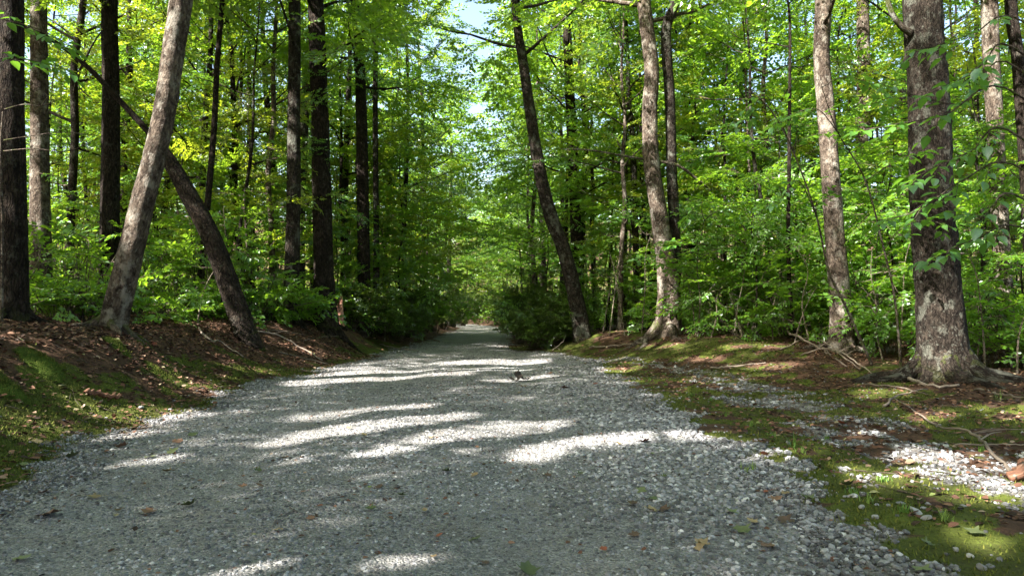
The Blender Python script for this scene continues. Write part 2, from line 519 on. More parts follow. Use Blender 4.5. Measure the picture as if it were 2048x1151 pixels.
# ------------------------------------------------------------------ gaps cut into the crowns to place sun patches, in the plane z = 0 along the sun
LIT_POLY = [
    [(700, 914), (770, 886), (900, 858), (1010, 840), (1135, 836), (1140, 848), (1000, 872), (870, 890), (770, 912)],
    [(500, 888), (640, 856), (770, 838), (925, 826), (935, 836), (800, 856), (640, 876), (520, 893)],
    [(540, 852), (650, 826), (780, 811), (880, 806), (870, 813), (760, 820), (640, 838), (560, 856)],
    [(1105, 882), (1200, 868), (1440, 862), (1450, 872), (1250, 886), (1115, 893)],
    [(985, 905), (1060, 890), (1150, 892), (1100, 918), (1000, 920)],
    [(555, 768), (660, 744), (930, 736), (945, 750), (760, 761), (600, 772)],
    [(850, 726), (1000, 718), (1110, 718), (1080, 727), (900, 730)],
    [(960, 760), (1090, 748), (1110, 756), (990, 766)],
    [(1415, 925), (1500, 888), (1560, 902), (1570, 922), (1450, 930)],
    [(830, 692), (1005, 689), (1010, 694), (840, 697)],
    [(880, 679), (1000, 676), (1000, 680), (880, 683)],
    [(900, 665), (1000, 660), (1000, 664), (900, 669)],
    [(1770, 912), (1950, 900), (2060, 950), (2060, 1025), (1900, 1005), (1800, 965)],
    [(1680, 852), (1770, 868), (1760, 884), (1690, 878)],
    [(1825, 832), (1895, 818), (1885, 846), (1815, 854)],
    [(1950, 812), (2060, 798), (2060, 852), (1965, 838)],
    [(1440, 690), (1560, 688), (1560, 696), (1450, 700)],
    [(1350, 715), (1450, 710), (1440, 722), (1360, 724)],
    [(1560, 900), (1690, 890), (1700, 912), (1580, 922)],
    [(1660, 925), (1780, 950), (1830, 985), (1720, 965)],
    [(1190, 735), (1270, 732), (1275, 742), (1200, 745)],
    [(110, 798), (230, 812), (330, 815), (420, 826), (330, 848), (240, 840)],
    [(320, 748), (440, 770), (450, 790), (360, 775)],
    [(0, 668), (130, 676), (140, 696), (0, 690)],
    [(190, 722), (300, 742), (300, 758), (220, 745)],
    [(400, 1151), (480, 1128), (580, 1132), (560, 1160)],
    [(690, 1118), (760, 1100), (840, 1098), (800, 1122)],
    [(220, 930), (340, 910), (330, 922), (240, 938)],
    [(1850, 1040), (1990, 1060), (2060, 1100), (1960, 1110)],
    [(20, 705), (120, 712), (150, 728), (30, 722)], [(380, 648), (470, 642), (480, 655), (390, 660)], [(500, 690), (620, 684), (640, 700), (520, 708)], [(230, 702), (330, 706), (330, 718), (250, 716)],
    [(0, 830), (90, 822), (140, 850), (0, 872)], [(60, 770), (150, 765), (170, 785), (80, 790)], [(560, 655), (640, 650), (650, 662), (570, 668)], [(420, 745), (520, 730), (530, 742), (440, 758)],
    [(1480, 730), (1580, 722), (1600, 735), (1500, 742)], [(1700, 780), (1800, 775), (1800, 792), (1710, 796)], [(1290, 690), (1360, 686), (1370, 694), (1300, 698)],
    [(640, 690), (700, 684), (700, 690), (650, 697)],
    [(780, 700), (860, 680), (850, 692), (800, 706)],
]
LIT_TRUNK = [  # px, py, distance, radius
    (345, 60, 10, .3), (338, 120, 10, .3), (330, 180, 10, .3), (322, 225, 10, .26), (312, 270, 10, .25), (300, 320, 10, .3), (288, 360, 10, .25), (262, 420, 10, .2),
    (1335, 660, 17, .35), (1335, 630, 17, .35), (1334, 600, 17, .3), (1330, 570, 17, .3), (1302, 260, 17, .35), (1300, 220, 17, .3), (1318, 420, 17, .2),
    (1865, 700, 9.9, .25), (1880, 660, 9.9, .22), (1905, 690, 9.9, .2), (1870, 740, 9.9, .2),
    (1650, 120, 13, .3), (1655, 180, 13, .3), (1662, 250, 13, .25), (1665, 300, 13, .2),
    (72, 280, 14, .3), (75, 380, 14, .35), (78, 430, 14, .3), (1735, 100, 20, .6), (1735, 220, 20, .6), (1725, 380, 20, .5), (1715, 450, 20, .5),
    (210, 280, 15, .2), (640, 400, 18.2, .25), (585, 300, 17, .25), (1085, 330, 20, .25), (1998, 80, 13, .4), (2010, 600, 13, .35),
    (1240, 650, 20, .3),
    (678, 635, 19.0, .25),
]
GS, GO = 0.05, np.array([-32.0, -8.0])
LIT = np.zeros((1500, 1400), dtype=bool)     # [y, x]
def sun_plane(p):
    return p[..., :2] - SUN[:2] * (p[..., 2:3] / SUN[2])
def poly_fill(poly, warp=.3):
    poly = np.asarray(poly)
    lo = np.floor((poly.min(0) - GO) / GS).astype(int) - 1
    hi = np.ceil((poly.max(0) - GO) / GS).astype(int) + 1
    lo = np.clip(lo, 0, [1399, 1499]); hi = np.clip(hi, 0, [1399, 1499])
    if (hi <= lo).any():
        return
    gx, gy = np.meshgrid(np.arange(lo[0], hi[0]), np.arange(lo[1], hi[1]))
    X, Y = GO[0] + gx * GS, GO[1] + gy * GS
    X = X + warp * (fbm(X * 3.2, Y * 3.2, 31.0, 3) - 0.5)
    Y = Y + warp * (fbm(X * 3.2, Y * 3.2, 41.0, 3) - 0.5)
    ins = np.zeros(X.shape, bool)
    n = len(poly)
    for i in range(n):
        x1, y1 = poly[i]; x2, y2 = poly[(i + 1) % n]
        cnd = ((y1 > Y) != (y2 > Y)) & (X < (x2 - x1) * (Y - y1) / (y2 - y1 + 1e-12) + x1)
        ins ^= cnd
    LIT[gy[ins], gx[ins]] = True
for pl in LIT_POLY:
    pts = np.array([on_ground(min(max(a, -60), 2110), b) for a, b in pl])
    poly_fill(sun_plane(pts))
for px, py, d, r in LIT_TRUNK:
    q = sun_plane(at(px, py, d)[None])[0]
    ax = SUN[:2] / np.hypot(*SUN[:2])
    pr = np.array([-ax[1], ax[0]])
    th = np.linspace(0, 2 * math.pi, 14)[:-1]
    poly_fill([q + pr * r * math.cos(a) + ax * (r / SUN[2]) * math.sin(a) for a in th], .12)
# widen by one cell so that a leaf standing beside a gap does not cover it
Ld = LIT.copy()
for dx, dy in ((1, 0), (-1, 0), (0, 1), (0, -1)):
    Ld |= np.roll(np.roll(LIT, dx, 1), dy, 0)
LIT = Ld
def in_gap(p):
    q = sun_plane(p)
    i = ((q - GO) / GS).astype(int)
    ok = (i[:, 0] >= 0) & (i[:, 0] < 1400) & (i[:, 1] >= 0) & (i[:, 1] < 1500)
    i = np.clip(i, 0, [1399, 1499])
    return ok & LIT[i[:, 1], i[:, 0]]

# ------------------------------------------------------------------ tubes
def tube(path, rad, k=8, disp=None, cap=True):
    path = np.asarray(path, float)
    n = len(path)
    rad = np.broadcast_to(np.asarray(rad, float), (n,))
    tan = np.gradient(path, axis=0)
    tan /= np.linalg.norm(tan, axis=1)[:, None] + 1e-12
    ref = np.array([1.0, 0, 0]) if abs(tan[0][0]) < 0.9 else np.array([0, 1.0, 0])
    U = np.zeros((n, 3))
    u = ref - tan[0] * ref.dot(tan[0])
    for i in range(n):
        u = u - tan[i] * u.dot(tan[i])
        u /= np.linalg.norm(u) + 1e-12
        U[i] = u
    W = np.cross(tan, U)
    a = np.arange(k) * 2 * math.pi / k
    s = np.concatenate([[0], np.cumsum(np.linalg.norm(np.diff(path, axis=0), axis=1))])
    rr = np.repeat(rad[:, None], k, 1)
    if disp is not None:
        rr = rr * (1 + disp(a[None, :], s[:, None], rad[:, None]))
    V = path[:, None, :] + rr[..., None] * (np.cos(a)[None, :, None] * U[:, None, :] + np.sin(a)[None, :, None] * W[:, None, :])
    r0 = float(np.median(rad))
    bk = np.stack([np.broadcast_to(np.cos(a) * r0, (n, k)), np.broadcast_to(np.sin(a) * r0, (n, k)), np.repeat(s[:, None], k, 1)], -1)
    idx = np.arange(n * k).reshape(n, k)
    nxt = np.roll(idx, -1, 1)
    F = np.stack([idx[:-1], nxt[:-1], nxt[1:], idx[1:]], -1).reshape(-1, 4)
    V = V.reshape(-1, 3)
    bk = bk.reshape(-1, 3)
    if cap and k % 2 == 0:
        fs = []
        for e, row in ((0, idx[0][::-1]), (1, idx[-1])):
            for j in range(1, k // 2):
                fs.append([row[j - 1], row[j], row[k - 1 - j], row[k - j]])
        F = np.concatenate([F, np.array(fs)])
    return V, F, bk

def join(parts):
    V, F, B, o = [], [], [], 0
    for v, f, b in parts:
        V.append(v); F.append(f + o); B.append(b)
        o += len(v)
    return np.concatenate(V), np.concatenate(F), np.concatenate(B)

def smooth_path(pts, n):
    pts = np.asarray(pts, float)
    m = len(pts)
    if m == 2:
        return pts[0] + (pts[1] - pts[0]) * np.linspace(0, 1, n)[:, None]
    ext = np.concatenate([[2 * pts[0] - pts[1]], pts, [2 * pts[-1] - pts[-2]]])
    ts = np.linspace(0, m - 1 - 1e-6, n)
    i = ts.astype(int)
    f = (ts - i)[:, None]
    p0, p1, p2, p3 = ext[i], ext[i + 1], ext[i + 2], ext[i + 3]
    return 0.5 * (2 * p1 + (-p0 + p2) * f + (2 * p0 - 5 * p1 + 4 * p2 - p3) * f ** 2 + (-p0 + 3 * p1 - 3 * p2 + p3) * f ** 3)

def tube_mesh(name, V, F, bk, mat):
    return mesh_np(name, V, F, [mat], attrs={'bk': ('POINT', 'FLOAT_VECTOR', bk)})

# ------------------------------------------------------------------ leaves and branchlets
def leaf_geom(base, u, v, n, l, w, hi):
    """arrays of leaves -> V (N,k,3), F template"""
    b = base
    c = lambda a, s, h: b + u * (l * a)[:, None] + v * (l * w * s)[:, None] + n * (l * h)[:, None]
    one = np.ones(len(l))
    if hi:
        V = np.stack([c(0, 0, 0), c(.30, 1 * one, .06), c(.68, .82 * one, .03), c(1, 0, -.1), c(.68, -.82 * one, .03), c(.30, -1 * one, .06)], 1)
        F = np.array([[0, 1, 2, 3], [0, 3, 4, 5]])
    else:
        V = np.stack([c(0, 0, 0), c(.42, 1 * one, .07), c(1, 0, -.06), c(.42, -1 * one, .07)], 1)
        F = np.array([[0, 1, 2, 3]])
    return V, F

class Template:
    pass

def make_template(seed, L=1.5, nspray=9, nleaf=13, leaf=0.105, w=0.27, hi=False, droop=0.10, tilt=0.33, whorl=False, twigs=True):
    r = np.random.default_rng(seed)
    lb, lu, ln_, ll = [], [], [], []
    tw = []
    def zd(p):
        return -droop * (np.hypot(p[0], p[1])) ** 2 / max(L, .1)
    def addtwig(p, q, rad):
        d = q - p
        d = d / (np.linalg.norm(d) + 1e-9)
        s = np.cross(d, [0, 0, 1.0]); s /= np.linalg.norm(s) + 1e-9
        n = np.cross(s, d)
        ring = [s, -0.5 * s + 0.87 * n, -0.5 * s - 0.87 * n]
        tw.append(np.array([p + rad * x for x in ring] + [q + rad * 0.5 * x for x in ring]))
    def spray(o, ang, ln, nl, twig=True):
        d = np.array([math.cos(ang), math.sin(ang), 0])
        e = o + d * ln
        e[2] += zd(e) - zd(o) + r.normal(0, .04)
        if twigs:
            addtwig(o, e, 0.004)
        for i in range(nl):
            f = (i + 0.6) / nl
            p = o + (e - o) * f
            side = 1 if i % 2 else -1
            la = ang + side * (0.95 - 0.5 * f) + r.normal(0, .2)
            if i == nl - 1:
                la = ang + r.normal(0, .1)
            u = np.array([math.cos(la), math.sin(la), r.normal(-.18, .22)])
            lb.append(p); lu.append(u); ll.append(leaf * r.uniform(.7, 1.2))
    if not whorl:
        ax = np.array([0.0, 0, 0])
        pts = [np.zeros(3)]
        ang = 0.0
        nseg = 5 if twigs else 3
        for i in range(nseg):
            ang += r.normal(0, .12)
            q = pts[-1] + np.array([math.cos(ang), math.sin(ang), 0]) * L / nseg
            q[2] = zd(q)
            pts.append(q)
        for i in range(nseg):
            addtwig(pts[i], pts[i + 1], 0.010 * (1 - i / (nseg + 1)))
        pts = np.array(pts)
        for i in range(nspray):
            f = 0.18 + 0.82 * (i + r.uniform(0, .8)) / nspray
            k = min(int(f * nseg), nseg - 1)
            o = pts[k] + (pts[k + 1] - pts[k]) * (f * nseg - k)
            side = 1 if i % 2 else -1
            ln = L * r.uniform(.28, .46) * (1.1 - 0.55 * f)
            spray(o, side * r.uniform(.6, 1.05) + r.normal(0, .1), ln, max(4, int(nleaf * (1.15 - 0.5 * f))))
        spray(pts[-1], ang, L * .25, max(4, nleaf // 2))
    else:
        for k in range(nspray):
            az = r.uniform(0, 2 * math.pi)
            o = np.array([r.uniform(0, L), r.normal(0, L * .2), r.normal(0, L * .12)])
            addtwig(np.array([o[0] - .1, o[1] * .6, o[2] - .12]), o, .004)
            for i in range(nleaf):
                la = az + i * 2 * math.pi / nleaf + r.normal(0, .2)
                u = np.array([math.cos(la), math.sin(la), r.normal(-.05, .35)])
                lb.append(o); lu.append(u); ll.append(leaf * r.uniform(.75, 1.15))
    lb, lu, ll = np.array(lb), np.array(lu), np.array(ll)
    lu /= np.linalg.norm(lu, axis=1)[:, None]
    up = np.stack([r.normal(0, tilt, len(lb)), r.normal(0, tilt, len(lb)), np.ones(len(lb))], -1)
    n = up - lu * np.sum(up * lu, 1)[:, None]
    n /= np.linalg.norm(n, axis=1)[:, None]
    v = np.cross(n, lu)
    V, F = leaf_geom(lb, lu, v, n, ll, w, hi)
    T = Template()
    T.LV, T.LF = V, F                      # (N,k,3)
    T.center = V.mean(1)
    T.TV = np.array(tw)                    # (M,6,3)
    T.TF = np.array([[0, 1, 4, 3], [1, 2, 5, 4], [2, 0, 3, 5]])
    return T

TPL = {
    'canopy': [make_template(100 + i, L=1.6, nspray=9, nleaf=12, leaf=0.145, w=0.31, tilt=0.7, droop=.16, twigs=False) for i in range(5)],
    'fine': [make_template(170 + i, L=1.4, nspray=10, nleaf=14, leaf=0.095, w=0.27, tilt=0.7, droop=.16, twigs=False) for i in range(4)],
    'shade': [make_template(150 + i, L=1.7, nspray=8, nleaf=9, leaf=0.17, w=0.32, tilt=0.4, twigs=False) for i in range(5)],
    'under': [make_template(200 + i, L=1.3, nspray=9, nleaf=11, leaf=0.13, w=0.29, tilt=0.5, droop=.12, twigs=False) for i in range(5)],
    'close': [make_template(300 + i, L=1.1, nspray=8, nleaf=10, leaf=0.105, w=0.27, hi=True, tilt=0.28) for i in range(5)],
    'shrub': [make_template(400 + i, L=.6, nspray=6, nleaf=7, leaf=0.10, w=0.30, hi=True, tilt=0.35) for i in range(4)],
    'rhodo': [make_template(500 + i, L=.6, nspray=9, nleaf=9, leaf=0.115, w=0.17, hi=False, tilt=0.3, whorl=True) for i in range(4)],
}

def foliage(name, placements, kind, leafmat, cull=False, keep=1.0, offset=None, seed=1):
    """placements: list of (pos, azimuth, pitch, roll, scale)"""
    r = np.random.default_rng(seed)
    tp = TPL[kind]
    LVs, TVs = [], []
    for k, (pos, az, pitch, roll, sc) in enumerate(placements):
        T = tp[r.integers(len(tp))]
        ca, sa, cp, sp, cr, sr = math.cos(az), math.sin(az), math.cos(pitch), math.sin(pitch), math.cos(roll), math.sin(roll)
        Rz = np.array([[ca, -sa, 0], [sa, ca, 0], [0, 0, 1]])
        Ry = np.array([[cp, 0, -sp], [0, 1, 0], [sp, 0, cp]])
        Rx = np.array([[1, 0, 0], [0, cr, -sr], [0, sr, cr]])
        Mx = (Rz @ Ry @ Rx) * sc
        if r.random() < .5:
            Mx = Mx @ np.diag([1, -1, 1])
        LVs.append(T.LV @ Mx.T + pos)
        TVs.append(T.TV @ Mx.T + pos)
    LV = np.concatenate(LVs)
    TV = np.concatenate(TVs)
    if keep < 1:
        LV = LV[r.random(len(LV)) < keep]
    if cull:
        o = np.zeros(3) if offset is None else np.asarray(offset)
        LV = LV[~in_gap(LV.mean(1) + o) | (r.random(len(LV)) < .03)]
        TV = TV[~in_gap(TV.mean(1) + o)]
    nl, k = LV.shape[:2]
    LF = tp[0].LF
    F1 = (np.arange(nl)[:, None, None] * k + LF[None]).reshape(-1, 4)
    F2 = (np.arange(len(TV))[:, None, None] * 6 + tp[0].TF[None]).reshape(-1, 4) + nl * k
    rnd = np.repeat(np.clip(r.normal(.5, .22, nl), 0, 1), len(LF))
    rnd = np.concatenate([rnd, np.zeros(len(F2))])
    mi = np.concatenate([np.zeros(len(F1)), np.ones(len(F2))])
    return mesh_np(name, np.concatenate([LV.reshape(-1, 3), TV.reshape(-1, 3)]), np.concatenate([F1, F2]), [leafmat, M['twig']], mi,
                   {'rnd': ('FACE', 'FLOAT', rnd)}, smooth=False)

def limb_path(r, start, az, el, length, n=7, sag=0.0, wob=0.06):
    p = [np.array(start, float)]
    for i in range(n - 1):
        az += r.normal(0, wob * 2.5)
        el2 = el + sag * (i / n) + r.normal(0, wob)
        p.append(p[-1] + np.array([math.cos(az) * math.cos(el2), math.sin(az) * math.cos(el2), math.sin(el2)]) * length / (n - 1))
    return np.array(p)

def limbs_for(r, trunk_fn, z0, z1, count, length, el=(0.25, 0.8), profile='oval', sag=0.25, r0=0.05, per=7, start_f=0.3, scale=(0.8, 1.2)):
    """limbs and branchlet placements in tree-local coordinates"""
    limbs, plc = [], []
    az = r.uniform(0, 6.28)
    for i in range(count):
        f = (i + r.uniform(0, .9)) / count
        z = z0 + (z1 - z0) * f
        az += 2.4 + r.normal(0, .35)
        if profile == 'oval':
            ln = length * (0.55 + 0.75 * math.sin(math.pi * min(1, .12 + .85 * f))) * r.uniform(.75, 1.15) * (1 - 0.35 * f)
        else:
            ln = length * (1.05 - 0.65 * f) * r.uniform(.65, 1.2)
        e = el[0] + (el[1] - el[0]) * f + r.normal(0, .12)
        p = limb_path(r, trunk_fn(z), az, e, ln, 7, sag)
        rad = r0 * (1 - .5 * f) * np.linspace(1, .25, 7) * (0.6 + 0.4 * ln / length)
        limbs.append((p, rad))
        for k in range(per):
            g = start_f + (1 - start_f) * (k + r.uniform(0, 1)) / per
            j = min(int(g * 6), 5)
            q = p[j] + (p[j + 1] - p[j]) * (g * 6 - j)
            side = 1 if k % 2 else -1
            a2 = az + side * r.uniform(.2, 1.1) * (1.1 - .5 * g)
            plc.append((q, a2, r.normal(.06, .32), r.normal(0, .38), r.uniform(*scale)))
    return limbs, plc

# ------------------------------------------------------------------ hero trees
HEROES = []   # (screen x, short name) used to word the labels of the trees between them
def trunk_disp(seed, flare=0.5, lobes=5, rough=0.06, bumps=0.05, fl_h=0.3):
    ph = seed * 1.7
    def f(a, s, rad):
        ca, sa = np.cos(a), np.sin(a)
        d = flare * np.exp(-s / fl_h) * (1 + 0.5 * np.sin(lobes * a + ph) + 0.3 * np.sin((lobes + 2) * a + 2 * ph))
        d = d + bumps * 2 * (fbm(ca * 1.2 + seed, sa * 1.2, s * 1.6 + seed, 3) - .5)
        d = d + rough * 3.2 * (fbm(ca * rad * 34 + seed, sa * rad * 34, s * 5.0, 3) - .5)
        return d
    return f

def hero(label, short, pts, d, wpx, bark, H=15.0, z_crown=6.5, length=3.2, nl=14, per=6, name='tree', k=26, flare=.45, seed=1, crown=True,
         group=None, cull=True, cat='tree', leaf='leaf', kind='canopy', rough=.05, bumps=.05, base_sink=.25, dd=None, fl_h=.3, keep=1.0, lean_keep=0.3):
    r = np.random.default_rng(seed * 13 + 5)
    dd = dd or [0] * len(pts)
    W = np.array([at(px, py, d + e) for (px, py), e in zip(pts, dd)])
    rad = np.array([0.86 * w / 2 / F_PX * (d + e) for w, e in zip(wpx, dd)])
    # foot on the terrain
    gx, gy = W[0][0], W[0][1]
    slope = (W[0] - W[1]) / max(W[1][2] - W[0][2], .05)      # per metre downwards
    slope = np.clip(slope, -.8, .8)
    for _ in range(4):
        g0 = float(gz(gx, gy))
        gx, gy = W[0][0] + slope[0] * (W[0][2] - g0), W[0][1]
    g0 = float(gz(gx, gy))
    W[0] = np.array([gx + slope[0] * base_sink, gy, g0 - base_sink])
    # continue above the frame
    top = W[-1]
    if H and top[2] < H:
        dirv = W[-1] - W[-2]
        dirv = dirv / np.linalg.norm(dirv)
        m = 4
        ext = []
        p = top.copy()
        rr = rad[-1]
        step = (H - top[2]) / m
        for i in range(m):
            dirv = dirv * (1 - .35) + np.array([0, 0, 1.0]) * .35 + np.array([r.normal(0, .04), r.normal(0, .04), 0])
            dirv /= np.linalg.norm(dirv)
            p = p + dirv * step / max(dirv[2], .3)
            ext.append(p.copy())
        W = np.concatenate([W, ext])
        rad = np.concatenate([rad, rr * np.linspace(.85, .25, m)])
    base = np.array([gx, gy, g0])
    total = np.sum(np.linalg.norm(np.diff(W, axis=0), axis=1))
    n = int(max(30, min(150, total / 0.075)))
    P = smooth_path(W, n) - base
    rr = np.interp(np.linspace(0, len(W) - 1, n), np.arange(len(W)), rad)
    HEROES.append((float(np.mean([p[0] for p in pts])), short))
    root = thing(name, base, label, cat, group)
    V, F, bk = tube(P, rr, k, trunk_disp(seed, flare, rough=rough, bumps=bumps, fl_h=fl_h))
    obj('trunk', tube_mesh('trunk', V, F, bk, M[bark]), root)
    if d < 18.5 and H:
        nr = 6
        for i in range(nr):
            az = i * 2 * math.pi / nr + r.normal(0, .3)
            ln = rad[0] * r.uniform(2.2, 4.2)
            u_ = np.array([math.cos(az), math.sin(az)])
            q = []
            for f, hgt_ in ((0.55, .30), (1.05, .14), (1.7, .04), (2.6, .005), (2.6 + ln / rad[0] * .3, -.05)):
                xy = u_ * rad[0] * f + np.array([-u_[1], u_[0]]) * r.normal(0, .04) * f
                q.append([xy[0], xy[1], float(gz(gx + xy[0], gy + xy[1])) - g0 + hgt_ * rad[0] * 3.2])
            obj('root', tube_mesh('root', *tube(smooth_path(q, 14), rad[0] * np.linspace(.42, .10, 14), 8, trunk_disp(seed + i, 0, rough=.12)), M[bark]), root)
    if crown:
        zs = P[:, 2]
        fn = lambda z: np.array([np.interp(z, zs, P[:, 0]), np.interp(z, zs, P[:, 1]), z])
        limbs, plc = limbs_for(r, fn, z_crown, min(H, zs[-1]) - .3, nl, length, per=per, r0=max(.025, .2 * rad[0]), start_f=.25)
        for p, ra in limbs:
            if cull and in_gap(smooth_path(p, 20) + base).sum() > 2:
                continue
            obj('limb', tube_mesh('limb', *tube(smooth_path(p, 9), np.interp(np.linspace(0, 6, 9), np.arange(7), ra), 6), M[bark]), root)
        c = obj('crown', foliage('crown', plc, kind, M[leaf], cull, keep, base, seed), root)
        c['kind'] = 'stuff'
    return root, base, P

def twig_branch(root, base, pts, rads, mat='bark_twig', name='limb', k=6, n=20):
    """a bare limb given in world points, made a part of a tree"""
    P = smooth_path(np.array(pts), n) - base
    r_ = np.interp(np.linspace(0, len(rads) - 1, n), np.arange(len(rads)), rads)
    return obj(name, tube_mesh(name, *tube(P, r_, k), M[mat]), root)

# left of the road
hero('dark broad trunk cut by the left edge of the picture', 'the broad trunk at the left edge', [(22, 625), (24, 560), (20, 400), (12, 200), (8, 0)], 9.2, [78, 62, 58, 54, 52], 'bark_dark', seed=1, z_crown=6.2)
hero('blotched grey trunk, sunlit on its lower half, beside the left-edge trunk', 'the blotched grey trunk', [(82, 615), (78, 480), (74, 350), (70, 200), (64, 0)], 14, [52, 44, 40, 38, 34], 'bark_pale', seed=2, z_crown=5.6)
hero('straight dark furrowed trunk just left of the leaning pale trunk', 'the straight dark trunk', [(222, 615), (217, 470), (216, 300), (213, 150), (208, 0)], 15, [52, 42, 40, 37, 34], 'bark_dark', seed=3, z_crown=6.2)
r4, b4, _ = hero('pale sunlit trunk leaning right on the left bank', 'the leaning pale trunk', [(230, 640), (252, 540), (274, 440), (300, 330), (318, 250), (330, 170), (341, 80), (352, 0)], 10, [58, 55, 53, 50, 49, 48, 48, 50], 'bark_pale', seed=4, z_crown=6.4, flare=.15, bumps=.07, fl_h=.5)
hero('dark bare trunk leaning left behind the pale leaning trunk, forming an X', 'the dark leaning trunk', [(474, 615), (447, 540), (415, 462), (375, 390), (336, 322), (295, 266), (240, 206), (160, 124), (80, 66), (8, 36)], 13.6, [52, 46, 44, 40, 34, 15, 13, 11, 8, 6], 'bark_dark', H=None, crown=False, seed=5, flare=.2, dd=[0, 0, 0, 0, 0, .05, .1, .2, .3, .4], name='tree')
hero('slender grey lichened trunk left of the thick dark furrowed trunk', 'the lichened grey trunk', [(582, 640), (583, 560), (585, 380), (584, 200), (583, 0)], 17, [40, 34, 32, 29, 27], 'bark_grey', seed=6, z_crown=6.2)
hero('thick dark furrowed trunk standing left of the splintered stump', 'the thick furrowed trunk', [(650, 640), (648, 560), (642, 400), (636, 220), (626, 0)], 18.2, [58, 46, 44, 40, 36], 'bark_dark', seed=7, z_crown=6.4, rough=.08)
hero('sunlit grey trunk tilting behind the thick furrowed trunk', 'the tilting grey trunk', [(600, 630), (598, 450), (604, 250), (614, 120), (626, 0)], 21.5, [26, 24, 22, 22, 24], 'bark_grey', seed=8, z_crown=9.0)
hero('medium dark trunk above the left end of the evergreen thicket', 'the medium dark trunk', [(732, 655), (728, 560), (724, 380), (720, 220), (714, 80)], 22.5, [38, 30, 28, 26, 22], 'bark_dark', seed=9, z_crown=6.6)
hero('thin mottled trunk right beside the medium dark trunk', 'the thin mottled trunk', [(752, 655), (752, 500), (750, 350), (748, 200), (748, 40)], 23.5, [16, 14, 13, 12, 11], 'bark_grey', seed=10, z_crown=6.0, length=2.4, nl=9)
# right of the road
hero('grey trunk leaning left over the road beside the dark evergreen bush', 'the trunk leaning over the road', [(1168, 690), (1150, 590), (1128, 500), (1100, 425), (1078, 330), (1062, 230), (1048, 130), (1034, 40)], 20, [44, 36, 33, 31, 29, 26, 23, 20], 'bark_grey', seed=11, z_crown=7.6, length=4.2, nl=14, flare=.25, lean_keep=.5)
hero('straight dark trunk behind the trunk that leans over the road', 'the straight dark trunk behind it', [(1160, 670), (1155, 560), (1150, 400), (1143, 230), (1136, 60)], 25, [30, 26, 25, 24, 20], 'bark_dark', seed=12, z_crown=7.5, cull=False)
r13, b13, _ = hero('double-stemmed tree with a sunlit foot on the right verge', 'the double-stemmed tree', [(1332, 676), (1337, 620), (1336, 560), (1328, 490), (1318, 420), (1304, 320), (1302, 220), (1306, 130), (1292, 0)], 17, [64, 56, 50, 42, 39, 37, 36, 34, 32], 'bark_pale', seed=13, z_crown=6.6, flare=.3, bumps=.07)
st = smooth_path([at(1341, 610, 17.15), at(1352, 540, 17.2), at(1350, 450, 17.2), at(1345, 330, 17.2), at(1343, 200, 17.2), at(1336, 60, 17.2), at(1350, 10, 17.2), at(1372, -60, 17.2), at(1380, -200, 17.2)], 70) - b13
obj('second_stem', tube_mesh('second_stem', *tube(st, np.interp(np.linspace(0, 1, 70), [0, .2, .7, 1], [.15, .13, .12, .06]), 18, trunk_disp(33, 0, rough=.06)), M['bark_grey']), r13)
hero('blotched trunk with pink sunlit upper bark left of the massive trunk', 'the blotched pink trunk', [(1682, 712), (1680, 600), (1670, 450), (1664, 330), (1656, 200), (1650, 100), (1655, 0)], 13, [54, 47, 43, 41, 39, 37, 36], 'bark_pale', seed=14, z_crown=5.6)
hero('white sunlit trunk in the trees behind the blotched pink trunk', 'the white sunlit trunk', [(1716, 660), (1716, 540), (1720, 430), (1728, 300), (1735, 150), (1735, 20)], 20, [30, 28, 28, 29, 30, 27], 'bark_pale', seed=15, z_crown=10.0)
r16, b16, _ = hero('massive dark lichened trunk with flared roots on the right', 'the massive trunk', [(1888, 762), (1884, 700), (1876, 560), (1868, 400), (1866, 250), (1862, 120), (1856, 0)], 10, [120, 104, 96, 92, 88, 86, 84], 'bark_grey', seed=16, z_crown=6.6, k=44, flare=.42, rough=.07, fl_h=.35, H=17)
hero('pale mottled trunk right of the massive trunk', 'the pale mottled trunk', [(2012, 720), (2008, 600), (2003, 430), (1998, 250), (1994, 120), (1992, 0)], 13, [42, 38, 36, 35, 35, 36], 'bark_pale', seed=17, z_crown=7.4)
hero('dark trunk in the upper right corner of the picture', 'the trunk in the right corner', [(2068, 700), (2062, 450), (2055, 250), (2046, 100), (2036, 0)], 11.5, [34, 30, 28, 26, 26], 'bark_dark', seed=18, z_crown=6.6)

# bare side limbs that show in the photograph
twig_branch(r16, b16, [at(1832, 60, 9.9), at(1812, 45, 9.85), at(1795, 20, 9.8), at(1782, -20, 9.8)], [.05, .04, .035, .03])
twig_branch(r13, b13, [at(1300, 318, 17), at(1250, 310, 16.8), at(1180, 298, 16.6), at(1120, 296, 16.5)], [.035, .028, .02, .008])
twig_branch(r13, b13, [at(1318, 320, 17), at(1360, 330, 16.8), at(1400, 360, 16.8), at(1425, 380, 16.8)], [.04, .035, .03, .012])

